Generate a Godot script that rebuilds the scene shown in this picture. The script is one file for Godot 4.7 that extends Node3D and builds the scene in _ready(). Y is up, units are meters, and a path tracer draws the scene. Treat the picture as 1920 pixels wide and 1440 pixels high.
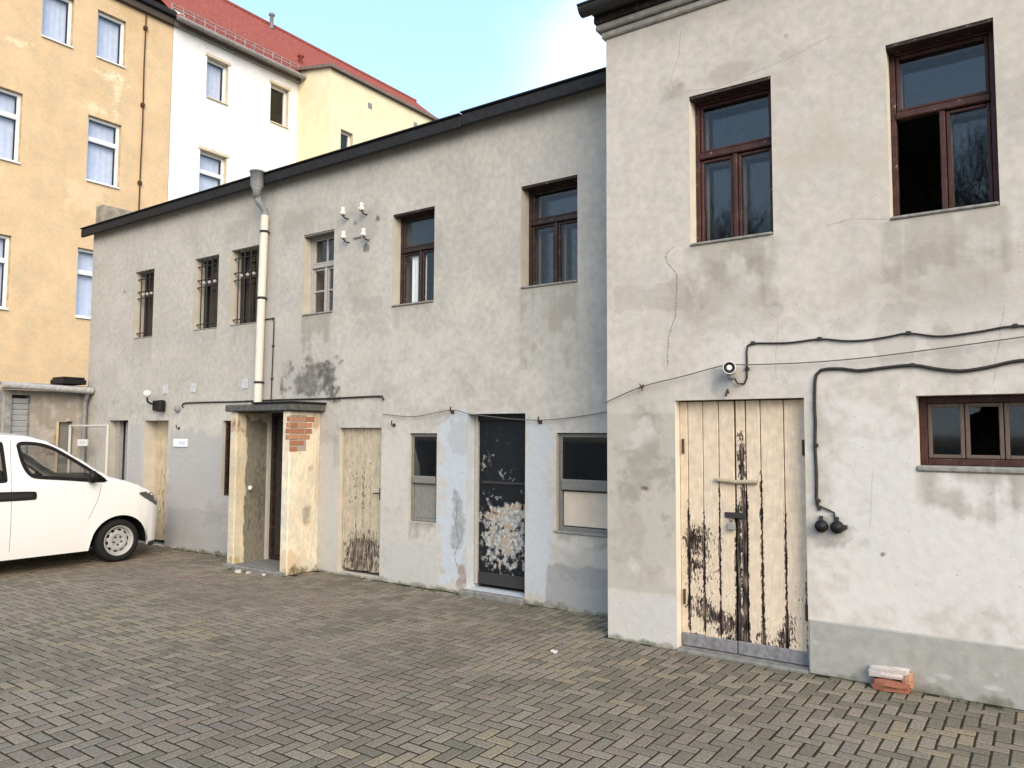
extends Node3D
# An old courtyard: a long two-storey outbuilding, a workshop with peeling double door, apartment houses behind, a white van.

const ZM := -6.70   # face of the long outbuilding
const ZR := -6.02   # face of the workshop
var rng := RandomNumberGenerator.new()
var tex := {}
var M := {}
var used_names := {}
var flake_relief := {}

# ------------------------------------------------------------------ mesh collector
class MB:
	var v := PackedVector3Array()
	var n := PackedVector3Array()
	var uv := PackedVector2Array()
	var idx := PackedInt32Array()
	func vert(p: Vector3, nn: Vector3, t := Vector2.ZERO) -> int:
		v.append(p); n.append(nn); uv.append(t)
		return v.size() - 1
	func quad(a: Vector3, b: Vector3, c: Vector3, d: Vector3, ta := Vector2(0, 1), tb := Vector2(1, 1), tc := Vector2(1, 0), td := Vector2(0, 0)) -> void:
		# corners run counter-clockwise seen from outside
		var nn := (c - a).cross(d - b).normalized()
		var k := v.size()
		vert(a, nn, ta); vert(b, nn, tb); vert(c, nn, tc); vert(d, nn, td)
		idx.append_array(PackedInt32Array([k, k + 2, k + 1, k, k + 3, k + 2]))
	func tri(a: Vector3, b: Vector3, c: Vector3) -> void:
		var nn := (b - a).cross(c - a).normalized()
		var k := v.size()
		vert(a, nn); vert(b, nn); vert(c, nn)
		idx.append_array(PackedInt32Array([k, k + 2, k + 1]))
	func poly(pts: PackedVector3Array, flip := false) -> void:
		# flat convex fan
		for i in range(1, pts.size() - 1):
			if flip: tri(pts[0], pts[i + 1], pts[i])
			else: tri(pts[0], pts[i], pts[i + 1])
	func box(lo: Vector3, hi: Vector3, bev := 0.004, xf := Transform3D()) -> void:
		var s := (hi - lo) * 0.5
		var c := (hi + lo) * 0.5
		var b := minf(bev, minf(s.x, minf(s.y, s.z)) * 0.8)
		if b <= 0.0001:
			for ax in 3:
				for sg in [-1.0, 1.0]:
					_face(c, s, ax, sg, 0.0, xf)
			return
		for ax in 3:
			for sg in [-1.0, 1.0]:
				_face(c, s, ax, sg, b, xf)
		# edges
		for ax in 3:
			var u := (ax + 1) % 3
			var w := (ax + 2) % 3
			for su in [-1.0, 1.0]:
				for sw in [-1.0, 1.0]:
					var p := [Vector3(), Vector3(), Vector3(), Vector3()]
					for k in 4:
						var q := Vector3()
						q[ax] = (s[ax] - b) * (-1.0 if k in [0, 3] else 1.0)
						q[u] = su * (s[u] if k in [0, 1] else s[u] - b)
						q[w] = sw * (s[w] - b if k in [0, 1] else s[w])
						p[k] = xf * (c + q)
					if su * sw > 0: quad(p[0], p[1], p[2], p[3])
					else: quad(p[3], p[2], p[1], p[0])
		for sx in [-1.0, 1.0]:
			for sy in [-1.0, 1.0]:
				for sz in [-1.0, 1.0]:
					var a := xf * (c + Vector3(sx * s.x, sy * (s.y - b), sz * (s.z - b)))
					var d := xf * (c + Vector3(sx * (s.x - b), sy * s.y, sz * (s.z - b)))
					var e := xf * (c + Vector3(sx * (s.x - b), sy * (s.y - b), sz * s.z))
					if sx * sy * sz > 0: tri(a, d, e)
					else: tri(a, e, d)
	func _face(c: Vector3, s: Vector3, ax: int, sg: float, b: float, xf: Transform3D) -> void:
		var u := (ax + 1) % 3
		var w := (ax + 2) % 3
		var p := []
		for k in [[-1.0, -1.0], [1.0, -1.0], [1.0, 1.0], [-1.0, 1.0]]:
			var q := Vector3()
			q[ax] = sg * s[ax]
			q[u] = k[0] * (s[u] - b)
			q[w] = k[1] * (s[w] - b)
			p.append(xf * (c + q))
		if sg > 0: quad(p[0], p[1], p[2], p[3])
		else: quad(p[3], p[2], p[1], p[0])
	func tube(pts: PackedVector3Array, r: float, sides := 8, r_end := -1.0) -> void:
		if r_end < 0.0: r_end = r
		var rings := []
		var up := Vector3(0.31, 0.9, 0.27).normalized()
		for i in pts.size():
			var t: Vector3
			if i == 0: t = pts[1] - pts[0]
			elif i == pts.size() - 1: t = pts[i] - pts[i - 1]
			else: t = (pts[i] - pts[i - 1]).normalized() + (pts[i + 1] - pts[i]).normalized()
			t = t.normalized()
			var a := t.cross(up).normalized()
			if a.length() < 0.5: a = t.cross(Vector3(1, 0, 0)).normalized()
			var b := a.cross(t).normalized()
			var rr := lerpf(r, r_end, float(i) / (pts.size() - 1))
			var ring := []
			for k in sides:
				var g := TAU * k / sides
				var d := a * cos(g) + b * sin(g)
				ring.append(vert(pts[i] + d * rr, d, Vector2(float(k) / sides, i)))
			rings.append(ring)
			up = b
		for i in pts.size() - 1:
			for k in sides:
				var k2 := (k + 1) % sides
				var a: int = rings[i][k]
				var b: int = rings[i][k2]
				var c: int = rings[i + 1][k2]
				var d: int = rings[i + 1][k]
				idx.append_array(PackedInt32Array([a, b, c, a, c, d]))
		for e in [0, pts.size() - 1]:
			var dir := (pts[1] - pts[0]).normalized() * -1.0 if e == 0 else (pts[e] - pts[e - 1]).normalized()
			var cc := vert(pts[e], dir)
			var base := v.size()
			for k in sides: vert(v[rings[e][k]], dir)
			for k in sides:
				var k2 := (k + 1) % sides
				if e == 0: idx.append_array(PackedInt32Array([cc, base + k2, base + k]))
				else: idx.append_array(PackedInt32Array([cc, base + k, base + k2]))
	func lathe(prof: PackedVector2Array, xf: Transform3D, sides := 24) -> void:
		# profile (radius, height along local y), run from bottom to top on the outside
		var rows := []
		for i in prof.size():
			var t: Vector2
			if i == 0: t = prof[1] - prof[0]
			elif i == prof.size() - 1: t = prof[i] - prof[i - 1]
			else: t = (prof[i] - prof[i - 1]).normalized() + (prof[i + 1] - prof[i]).normalized()
			t = t.normalized()
			var nn := Vector2(t.y, -t.x)
			var row := []
			for k in sides:
				var g := TAU * k / sides
				var d := Vector3(cos(g), 0, sin(g))
				row.append(vert(xf * (d * prof[i].x + Vector3(0, prof[i].y, 0)), (xf.basis * (d * nn.x + Vector3(0, nn.y, 0))).normalized(), Vector2(float(k) / sides, prof[i].y)))
			rows.append(row)
		for i in prof.size() - 1:
			for k in sides:
				var k2 := (k + 1) % sides
				idx.append_array(PackedInt32Array([rows[i][k], rows[i][k2], rows[i + 1][k2], rows[i][k], rows[i + 1][k2], rows[i + 1][k]]))
	func mesh() -> ArrayMesh:
		var a := []
		a.resize(Mesh.ARRAY_MAX)
		a[Mesh.ARRAY_VERTEX] = v
		a[Mesh.ARRAY_NORMAL] = n
		a[Mesh.ARRAY_TEX_UV] = uv
		a[Mesh.ARRAY_INDEX] = idx
		var m := ArrayMesh.new()
		m.add_surface_from_arrays(Mesh.PRIMITIVE_TRIANGLES, a)
		return m

# ------------------------------------------------------------------ naming helpers
func numbered(called: String) -> String:
	var k: int = used_names.get(called, 0)
	used_names[called] = k + 1
	return called if k == 0 else "%s_%03d" % [called, k]

func thing(called: String, label: String, category: String, at := Vector3.ZERO, group := "") -> Node3D:
	var o := Node3D.new()
	o.name = numbered(called)
	add_child(o)
	o.position = at
	o.set_meta("label", label)
	o.set_meta("category", category)
	if group: o.set_meta("group", group)
	return o

func part_node(called: String, parent: Node3D) -> Node3D:
	var o := Node3D.new()
	o.name = called
	parent.add_child(o, true)
	return o

func origin_of(p: Node) -> Vector3:
	var o := Vector3.ZERO
	while p is Node3D and p != self:
		o += (p as Node3D).position
		p = p.get_parent()
	return o

# commits a mesh given in world coordinates under parent (parents are only moved, never turned)
func put(called: String, mb: MB, mat: Material, parent: Node3D) -> MeshInstance3D:
	var o := MeshInstance3D.new()
	o.name = called if parent != self else numbered(called)
	var off := origin_of(parent)
	if off != Vector3.ZERO:
		for i in mb.v.size(): mb.v[i] -= off
	o.mesh = mb.mesh()
	o.material_override = mat
	parent.add_child(o, true)
	return o

func put_box(called: String, lo: Vector3, hi: Vector3, mat: Material, parent: Node3D, bev := 0.004) -> MeshInstance3D:
	var mb := MB.new()
	mb.box(Vector3(minf(lo.x, hi.x), minf(lo.y, hi.y), minf(lo.z, hi.z)), Vector3(maxf(lo.x, hi.x), maxf(lo.y, hi.y), maxf(lo.z, hi.z)), bev)
	return put(called, mb, mat, parent)

func tag(o: Node, label: String, category: String, group := "") -> void:
	o.set_meta("label", label)
	o.set_meta("category", category)
	if group: o.set_meta("group", group)

func structure(o: Node) -> void:
	o.set_meta("kind", "structure")

# ------------------------------------------------------------------ textures and materials
func lin(r: float, g: float, b: float, a := 1.0) -> Color:
	var c := Color(r, g, b).linear_to_srgb()
	c.a = a
	return c

func noise(freq: float, sd: int, oct := 4) -> FastNoiseLite:
	var f := FastNoiseLite.new()
	f.noise_type = FastNoiseLite.TYPE_SIMPLEX_SMOOTH
	f.frequency = freq
	f.seed = sd
	f.fractal_octaves = oct
	return f

func noise_bytes(w: int, h: int, freq: float, sd: int, oct := 4) -> PackedByteArray:
	var im := noise(freq, sd, oct).get_image(w, h, false, false, true)
	im.convert(Image.FORMAT_L8)
	return im.get_data()

func stretched_bytes(w: int, h: int, freq: float, sd: int, sx: int, sy: int, oct := 4) -> PackedByteArray:
	var im := noise(freq, sd, oct).get_image(maxi(w / sx, 2), maxi(h / sy, 2), false, false, true)
	im.convert(Image.FORMAT_L8)
	im.resize(w, h, Image.INTERPOLATE_CUBIC)
	return im.get_data()

# grey tile, mean about 0.85, used to multiply a colour
func grain_tile(size: int, freq: float, sd: int, low: float, high: float, oct := 5) -> ImageTexture:
	var im := noise(freq, sd, oct).get_seamless_image(size, size, false, false, 0.15, true)
	im.convert(Image.FORMAT_L8)
	var d := im.get_data()
	for i in d.size():
		d[i] = clampi(int(255.0 * lerpf(low, high, d[i] / 255.0)), 0, 255)
	return ImageTexture.create_from_image(Image.create_from_data(size, size, false, Image.FORMAT_L8, d))

func wood_tile(sd: int) -> ImageTexture:
	var im := noise(0.12, sd, 4).get_seamless_image(512, 48, false, false, 0.15, true)
	im.convert(Image.FORMAT_L8)
	im.resize(512, 512, Image.INTERPOLATE_CUBIC)
	var d := im.get_data()
	for i in d.size(): d[i] = clampi(int(255.0 * lerpf(0.74, 1.04, d[i] / 255.0)), 0, 255)
	return ImageTexture.create_from_image(Image.create_from_data(512, 512, false, Image.FORMAT_L8, d))

func bump_tile(size: int, freq: float, sd: int, strength: float, oct := 4) -> ImageTexture:
	var im := noise(freq, sd, oct).get_seamless_image(size, size, false, false, 0.15, true)
	im.convert(Image.FORMAT_RGBA8)
	im.bump_map_to_normal_map(strength)
	return ImageTexture.create_from_image(im)

func pm(col: Color, rough := 0.85, grain := "medium", tiles := 1.0, bump := "", bump_amount := 0.5) -> StandardMaterial3D:
	var m := StandardMaterial3D.new()
	m.albedo_color = col
	m.roughness = rough
	m.metallic_specular = 0.35
	if grain:
		m.albedo_texture = tex[grain]
		m.uv1_triplanar = true
		m.uv1_world_triplanar = true
		m.uv1_scale = Vector3.ONE * tiles
	if bump:
		m.normal_enabled = true
		m.normal_texture = tex[bump]
		m.normal_scale = bump_amount
	return m

func glass(col: Color, alpha: float, rough := 0.02) -> StandardMaterial3D:
	var m := StandardMaterial3D.new()
	m.albedo_color = Color(col.r, col.g, col.b, alpha)
	m.roughness = rough
	m.metallic_specular = 0.6
	m.transparency = BaseMaterial3D.TRANSPARENCY_ALPHA
	return m

# --- painter of a plaster wall: colour of the coat, stains, patches and cracks, in metres on the wall
class Paint:
	var w: int
	var h: int
	var x0: float
	var y0: float
	var k: float          # pixels a metre
	var d := PackedByteArray()
	var n1: PackedByteArray
	var n2: PackedByteArray
	var n3: PackedByteArray
	var n4: PackedByteArray
	func start(host: Node, wm: float, hm: float, x: float, y: float, kk: float, base: Color, sd: int, a1: float, a2: float, warm: float) -> void:
		k = kk; x0 = x; y0 = y
		w = int(wm * k); h = int(hm * k)
		n1 = host.noise_bytes(w, h, 0.9 / k, sd, 5)
		n2 = host.noise_bytes(w, h, 9.0 / k, sd + 1, 4)
		n3 = host.stretched_bytes(w, h, 0.05, sd + 2, 1, 24, 3)
		n4 = host.noise_bytes(w, h, 2.6 / k, sd + 3, 5)
		d.resize(w * h * 3)
		var br := base.r * 255.0
		var bg := base.g * 255.0
		var bb := base.b * 255.0
		for i in w * h:
			var p := (n1[i] - 128) / 128.0
			var q := (n2[i] - 128) / 128.0
			var s := (n4[i] - 128) / 128.0
			var m := 1.0 + a1 * p + a2 * q + a1 * 0.5 * s + 0.009 * (n3[i] - 128) / 128.0
			var j := i * 3
			d[j] = clampi(int(br * m * (1.0 + warm * s)), 0, 255)
			d[j + 1] = clampi(int(bg * m), 0, 255)
			d[j + 2] = clampi(int(bb * m * (1.0 - warm * s)), 0, 255)
	func mix(i: int, c: Color, a: float) -> void:
		var j := i * 3
		d[j] = int(lerpf(d[j], c.r * 255.0, a))
		d[j + 1] = int(lerpf(d[j + 1], c.g * 255.0, a))
		d[j + 2] = int(lerpf(d[j + 2], c.b * 255.0, a))
	# a coat of another plaster or paint, with a ragged outline
	func patch(xa: float, ya: float, xb: float, yb: float, c: Color, alpha: float, edge := 0.04, ragged := 0.12) -> void:
		var ia := maxi(int((xa - ragged - x0) * k), 0)
		var ib := mini(int((xb + ragged - x0) * k), w - 1)
		var ja := maxi(int(h - (yb + ragged - y0) * k), 0)
		var jb := mini(int(h - (ya - ragged - y0) * k), h - 1)
		for j in range(ja, jb + 1):
			var y := y0 + (h - j) / k
			for i in range(ia, ib + 1):
				var x := x0 + i / k
				var o := j * w + i
				var e := minf(minf(x - xa, xb - x), minf(y - ya, yb - y)) + ragged * ((n4[o] - 128) / 110.0) + ragged * 0.3 * ((n2[o] - 128) / 128.0)
				if e <= 0.0: continue
				mix(o, c, minf(e / edge, 1.0) * alpha * (0.75 + 0.3 * n2[o] / 255.0))
	# rain-washed dirt below a sill: vertical runs of uneven length
	func runs(xa: float, xb: float, top: float, length: float, c: Color, alpha: float) -> void:
		var ia := maxi(int((xa - x0) * k), 0)
		var ib := mini(int((xb - x0) * k), w - 1)
		var ja := maxi(int(h - (top - y0) * k), 0)
		var jb := mini(int(h - (top - length - y0) * k), h - 1)
		for i in range(ia, ib + 1):
			var ends := minf((i - ia) / (0.06 * k), (ib - i) / (0.06 * k))
			var run := 0.45 + 0.5 * n3[(h / 2) * w + i] / 255.0
			for j in range(ja, jb + 1):
				var o := j * w + i
				var t := float(j - ja) / maxf(1.0, jb - ja)
				var s := (run + 0.8 * (n4[o] - 128) / 128.0 + 0.35 * (n1[o] - 128) / 128.0 - t) * 1.8
				s = clampf(minf(s, ends), 0.0, 1.0)
				if s > 0.0: mix(o, c, s * alpha * (0.35 + 0.35 * n3[o] / 255.0 + 0.4 * n2[o] / 255.0))
	# blotchy dirt
	func blot(cx: float, cy: float, rx: float, ry: float, c: Color, alpha: float) -> void:
		var ia := maxi(int((cx - rx * 1.4 - x0) * k), 0)
		var ib := mini(int((cx + rx * 1.4 - x0) * k), w - 1)
		var ja := maxi(int(h - (cy + ry * 1.4 - y0) * k), 0)
		var jb := mini(int(h - (cy - ry * 1.4 - y0) * k), h - 1)
		for j in range(ja, jb + 1):
			var y := (y0 + (h - j) / k - cy) / ry
			for i in range(ia, ib + 1):
				var x := (x0 + i / k - cx) / rx
				var o := j * w + i
				var s := 1.0 - sqrt(x * x + y * y) + 0.9 * (n4[o] - 128) / 128.0 + 0.35 * (n2[o] - 128) / 128.0
				if s > 0.0: mix(o, c, minf(s * 1.6, 1.0) * alpha * (0.5 + 0.7 * n2[o] / 255.0))
	func crack(pts: Array, width: float, c: Color, alpha: float) -> void:
		var rg := RandomNumberGenerator.new()
		rg.seed = int(pts[0][0] * 1000.0)
		for s in pts.size() - 1:
			var a := Vector2(pts[s][0], pts[s][1])
			var b := Vector2(pts[s + 1][0], pts[s + 1][1])
			var steps := maxi(2, int(a.distance_to(b) * k))
			var wob := 0.0
			for t in steps:
				wob = clampf(wob + rg.randf_range(-0.6, 0.6), -4.0, 4.0)
				var p := a.lerp(b, float(t) / steps)
				var i := int((p.x - x0) * k + wob * 0.6)
				var j := int(h - (p.y - y0) * k + wob * 0.3)
				var ww := maxi(0, int(width * k * rg.randf_range(0.4, 1.1)))
				for e in range(-ww, ww + 1):
					if i + e >= 0 and i + e < w and j >= 0 and j < h: mix(j * w + i + e, c, alpha * rg.randf_range(0.5, 1.0))
	func wear_marks(sd: int, pits: int, chips: int, patches: int, light: Color, dark: Color) -> void:
		var r := RandomNumberGenerator.new()
		r.seed = sd
		var wm := w / k
		var hm := h / k
		for i in patches:
			var a := Vector2(x0 + r.randf() * wm, y0 + r.randf() * hm)
			var sz := Vector2(r.randf_range(0.15, 0.7), r.randf_range(0.1, 0.5))
			patch(a.x, a.y, a.x + sz.x, a.y + sz.y, light if r.randf() < 0.55 else dark, r.randf_range(0.08, 0.22), 0.02, r.randf_range(0.03, 0.1))
		for i in chips:
			blot(x0 + r.randf() * wm, y0 + r.randf() * hm, r.randf_range(0.008, 0.022), r.randf_range(0.008, 0.02), light if r.randf() < 0.6 else dark, 0.4)
		for i in pits:
			var px := r.randi_range(2, w - 3)
			var py := r.randi_range(2, h - 3)
			for e in r.randi_range(1, 3): mix((py + e / 2) * w + px + e % 2, dark, r.randf_range(0.3, 0.8))
	func texture() -> ImageTexture:
		return ImageTexture.create_from_image(Image.create_from_data(w, h, false, Image.FORMAT_RGB8, d))
	func relief(strength: float) -> ImageTexture:
		var im := Image.create_from_data(w, h, false, Image.FORMAT_L8, n2)
		im.convert(Image.FORMAT_RGBA8)
		im.bump_map_to_normal_map(strength)
		return ImageTexture.create_from_image(im)

func wall_material(p: Paint, bump := 1.0) -> StandardMaterial3D:
	var m := StandardMaterial3D.new()
	m.albedo_texture = p.texture()
	m.roughness = 0.93
	m.metallic_specular = 0.25
	m.normal_enabled = true
	m.normal_texture = p.relief(bump)
	m.normal_scale = 0.5
	return m

# --- paint flaking off wood. wear: [x, y, rx, ry, amount] in parts of the picture, y down
func flaking(w: int, h: int, sd: int, coat: Color, under: Color, under2: Color, wear: Array, seams: Array, base_wear: float, grain_amt := 0.06, vertical := 12, flake := 0.05, under3 := Color(0, 0, 0, 0)) -> ImageTexture:
	var n1 := stretched_bytes(w, h, 0.09, sd, 1, vertical, 3)
	var n2 := stretched_bytes(w, h, flake, sd + 1, 1, maxi(1, vertical / 4), 5)
	var n3 := noise_bytes(w, h, 0.013, sd + 2, 4)
	var n4 := noise_bytes(w, h, 0.009, sd + 3, 4)
	var n5 := noise_bytes(w, h, 0.16, sd + 4, 2)
	var n6 := noise_bytes(w, h, 0.03, sd + 5, 3)
	var high := PackedByteArray()
	high.resize(w * h)
	var d := PackedByteArray()
	d.resize(w * h * 3)
	for j in h:
		var y := float(j) / h
		for i in w:
			var x := float(i) / w
			var o := j * w + i
			var g := 1.0 + grain_amt * (n1[o] - 128) / 128.0 + grain_amt * (n3[o] - 128) / 128.0
			var s := base_wear
			for e in wear:
				var dx: float = (x - e[0]) / e[2]
				var dy: float = (y - e[1]) / e[3]
				var q := dx * dx + dy * dy
				if q < 4.0: s += e[4] * (1.0 - q * 0.25) * (1.0 - q * 0.25)
			for e in seams:
				# [x, width, from y, to y, amount]
				if y > e[2] and y < e[3]:
					var dx: float = absf(x - e[0]) / e[1]
					if dx < 1.0: s += e[4] * (1.0 - dx) * clampf((y - e[2]) * 9.0, 0.0, 1.0)
			var c := coat
			var lost := s * 255.0 + (n2[o] - 128) * 0.70 + (n3[o] - 128) * 0.45 + (n5[o] - 128) * 0.36 - 128.0
			high[o] = 255
			if lost > 0.0:
				high[o] = 60 + n1[o] / 4
				var tone := n1[o] if under3.a == 0.0 else n6[o]
				c = under.lerp(under2, clampf(tone / 255.0 * 1.3 - 0.15 + (n4[o] - 128) / 300.0, 0.0, 1.0))
				g = 1.0 + (0.4 if under3.a == 0.0 else 0.12) * (n1[o] - 128) / 128.0 + 0.15 * (n5[o] - 128) / 128.0
				if under3.a > 0.0 and n4[o] > 150: c = c.lerp(under3, clampf((n4[o] - 150) / 50.0, 0.0, 0.8))
			elif lost > -7.0:
				c = coat.lerp(under2, 0.55)
				high[o] = 220
			elif lost > -40.0:
				c = coat.lerp(under2, 0.16 * (lost + 40.0) / 33.0)
			var k := o * 3
			d[k] = clampi(int(c.r * 255.0 * g), 0, 255)
			d[k + 1] = clampi(int(c.g * 255.0 * g), 0, 255)
			d[k + 2] = clampi(int(c.b * 255.0 * g), 0, 255)
	var him := Image.create_from_data(w, h, false, Image.FORMAT_L8, high)
	him.convert(Image.FORMAT_RGBA8)
	him.bump_map_to_normal_map(2.0)
	var out := ImageTexture.create_from_image(Image.create_from_data(w, h, false, Image.FORMAT_RGB8, d))
	flake_relief[out] = ImageTexture.create_from_image(him)
	return out

func plain_uv(t: Texture2D, rough := 0.75) -> StandardMaterial3D:
	var m := StandardMaterial3D.new()
	m.albedo_texture = t
	m.roughness = rough
	m.metallic_specular = 0.3
	if flake_relief.has(t):
		m.normal_enabled = true
		m.normal_texture = flake_relief[t]
		m.normal_scale = 0.7
	return m

# ------------------------------------------------------------------ walls with openings
# face in a plane z = const looking to +z, from (x0, y0) to (x1, y1); openings [xa, xb, ya, yb, depth]
func wall_face(x0: float, x1: float, y0: float, y1: float, z: float, openings: Array, sd: int, wavy := 0.006) -> MB:
	var mb := MB.new()
	var nz := noise(0.9, sd, 3)
	var xs := [x0, x1]
	var ys := [y0, y1]
	for o in openings:
		for q in [o[0], o[1]]: if q > x0 and q < x1: xs.append(q)
		for q in [o[2], o[3]]: if q > y0 and q < y1: ys.append(q)
	xs = fine(xs, 0.14)
	ys = fine(ys, 0.14)
	for i in xs.size() - 1:
		for j in ys.size() - 1:
			var cx: float = (xs[i] + xs[i + 1]) * 0.5
			var cy: float = (ys[j] + ys[j + 1]) * 0.5
			var open := false
			for o in openings:
				if cx > o[0] and cx < o[1] and cy > o[2] and cy < o[3]:
					open = true
					break
			if open: continue
			var k := mb.v.size()
			for q in [[i, j], [i + 1, j], [i + 1, j + 1], [i, j + 1]]:
				var x: float = xs[q[0]]
				var y: float = ys[q[1]]
				var hh := nz.get_noise_2d(x, y)
				var gx := (nz.get_noise_2d(x + 0.02, y) - hh) / 0.02 * wavy
				var gy := (nz.get_noise_2d(x, y + 0.02) - hh) / 0.02 * wavy
				mb.vert(Vector3(x, y, z + wavy * (0.5 + 0.5 * hh)), Vector3(-gx, -gy, 1).normalized(), Vector2((x - x0) / (x1 - x0), 1.0 - (y - y0) / (y1 - y0)))
			mb.idx.append_array(PackedInt32Array([k, k + 2, k + 1, k, k + 3, k + 2]))
	return mb

func fine(a: Array, step: float) -> Array:
	a.sort()
	var out := [a[0]]
	for i in range(1, a.size()):
		var gap: float = a[i] - out[-1]
		if gap < 0.0005: continue
		var start: float = out[-1]
		var m := maxi(1, int(ceil(gap / step)))
		for q in range(1, m + 1): out.append(start + gap * q / m)
	return out

func reveal(mb: MB, o: Array, z: float, depth: float, from := -0.003) -> void:
	var zi := z - depth
	var zf := z - from
	var a: float = o[0]
	var b: float = o[1]
	var c: float = o[2]
	var d: float = o[3]
	mb.quad(Vector3(a, c, zf), Vector3(a, c, zi), Vector3(a, d, zi), Vector3(a, d, zf))
	mb.quad(Vector3(b, c, zi), Vector3(b, c, zf), Vector3(b, d, zf), Vector3(b, d, zi))
	mb.quad(Vector3(a, d, zf), Vector3(a, d, zi), Vector3(b, d, zi), Vector3(b, d, zf))
	mb.quad(Vector3(a, c, zi), Vector3(a, c, zf), Vector3(b, c, zf), Vector3(b, c, zi))

# a rectangular ring of four bars in the plane z
func ring(mb: MB, xa: float, xb: float, ya: float, yb: float, z0: float, z1: float, t: float, bev := 0.004) -> void:
	mb.box(Vector3(xa, ya, z0), Vector3(xa + t, yb, z1), bev)
	mb.box(Vector3(xb - t, ya, z0), Vector3(xb, yb, z1), bev)
	mb.box(Vector3(xa + t, ya, z0 + 0.001), Vector3(xb - t, ya + t, z1 - 0.001), bev)
	mb.box(Vector3(xa + t, yb - t, z0 + 0.001), Vector3(xb - t, yb, z1 - 0.001), bev)

func pane(called: String, xa: float, xb: float, ya: float, yb: float, z: float, mat: Material, parent: Node3D, tilt := 0.0) -> void:
	var mb := MB.new()
	mb.quad(Vector3(xa, ya, z), Vector3(xb, ya, z + tilt), Vector3(xb, yb, z + tilt * 0.6), Vector3(xa, yb, z - tilt * 0.4))
	put(called, mb, mat, parent)

# old casement window: fixed frame, transom light above, two casements below
func casement_window(b: Node3D, xa: float, xb: float, ya: float, yb: float, z: float, depth: float, split: float, wood: Material, opts := {}) -> Node3D:
	var w := part_node("window", b)
	w.position = Vector3((xa + xb) * 0.5, ya, z) - origin_of(b)
	var zf := z - depth
	var g := 0.004
	xa += g; xb -= g; ya += g; yb -= g
	var ft := 0.034
	var yt := ya + (yb - ya) * split
	var xm := xa + (xb - xa) * float(opts.get("mid", 0.5))
	var mb := MB.new()
	ring(mb, xa, xb, ya, yb, zf - 0.07, zf, ft)
	mb.box(Vector3(xa + ft, yt - 0.026, zf - 0.065), Vector3(xb - ft, yt + 0.026, zf + 0.012), 0.008)
	if opts.get("post", true):
		mb.box(Vector3(xm - 0.018, ya + ft, zf - 0.06), Vector3(xm + 0.018, yt - 0.03, zf + 0.006), 0.006)
	put("frame", mb, wood, w)
	var st := 0.024
	var lights := [[xa + ft, xb - ft, yt + 0.03, yb - ft], [xa + ft, xm - 0.018, ya + ft, yt - 0.03], [xm + 0.018, xb - ft, ya + ft, yt - 0.03]]
	for i in lights.size():
		var l: Array = lights[i]
		if opts.get("open", -1) == i: continue
		var sm := MB.new()
		ring(sm, l[0] + 0.003, l[1] - 0.003, l[2] + 0.003, l[3] - 0.003, zf - 0.052, zf - 0.012, st, 0.006)
		if opts.get("bars", false):
			var yy: float = (l[2] + l[3]) * 0.5
			if i == 0: sm.box(Vector3(xm - 0.012, l[2] + st, zf - 0.045), Vector3(xm + 0.012, l[3] - st, zf - 0.015), 0.003)
			else: sm.box(Vector3(l[0] + st, yy - 0.012, zf - 0.045), Vector3(l[1] - st, yy + 0.012, zf - 0.015), 0.003)
		put("sash", sm, opts.get("sash_mat", wood), w)
		var pmat: Material = M.glass
		if opts.has("panes"): pmat = opts.panes[i]
		pane("pane", l[0] + st - 0.005, l[1] - st + 0.005, l[2] + st - 0.005, l[3] - st + 0.005, zf - 0.034, pmat, w, rng.randf_range(-0.004, 0.004))
		if opts.get("double", false):
			var im := MB.new()
			ring(im, l[0] + 0.006, l[1] - 0.006, l[2] + 0.006, l[3] - 0.006, zf - 0.15, zf - 0.125, 0.026, 0.004)
			put("inner_sash", im, M.sun_bleached, w)
			pane("inner_pane", l[0] + 0.03, l[1] - 0.03, l[2] + 0.03, l[3] - 0.03, zf - 0.138, M.glass, w)
	put_box("soffit_shade_board", Vector3(xa, yb - 0.022, zf + 0.001), Vector3(xb, yb, z - 0.004), M.dark_wood if wood != M.old_white else M.grey_wood, w, 0.004)  # board added to darken the soffit, shadow put into its colour
	var sb := MB.new()
	sb.box(Vector3(xa, ya - 0.002, zf + 0.001), Vector3(xb, ya + 0.022, z + float(opts.get("lip", 0.02))), 0.008)
	put("sill", sb, opts.get("sill_mat", M.sill), w)
	return w

# vertical boards with open joints, uv spread over the whole leaf
func boards(leaf: Node3D, called: String, xa: float, xb: float, ya: float, yb: float, z: float, cuts: Array, mat: Material, gaps: Array, u0 := 0.0, u1 := 1.0, thick := 0.028) -> void:
	for i in cuts.size() - 1:
		var a: float = lerpf(xa, xb, cuts[i]) + (gaps[i] * 0.5 if i > 0 else 0.0)
		var b: float = lerpf(xa, xb, cuts[i + 1]) - (gaps[i + 1] * 0.5 if i + 1 < cuts.size() - 1 else 0.0)
		var foot := ya + rng.randf_range(0.0, 0.015)
		var zz := z + rng.randf_range(-0.003, 0.003)
		var mb := MB.new()
		mb.box(Vector3(a, foot, zz - thick), Vector3(b, yb, zz), 0.004)
		for q in mb.v.size():
			mb.uv[q] = Vector2(lerpf(u0, u1, (mb.v[q].x - xa) / (xb - xa)), clampf(1.0 - (mb.v[q].y - ya) / (yb - ya), 0.002, 0.998))
		put(called, mb, mat, leaf)

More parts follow.
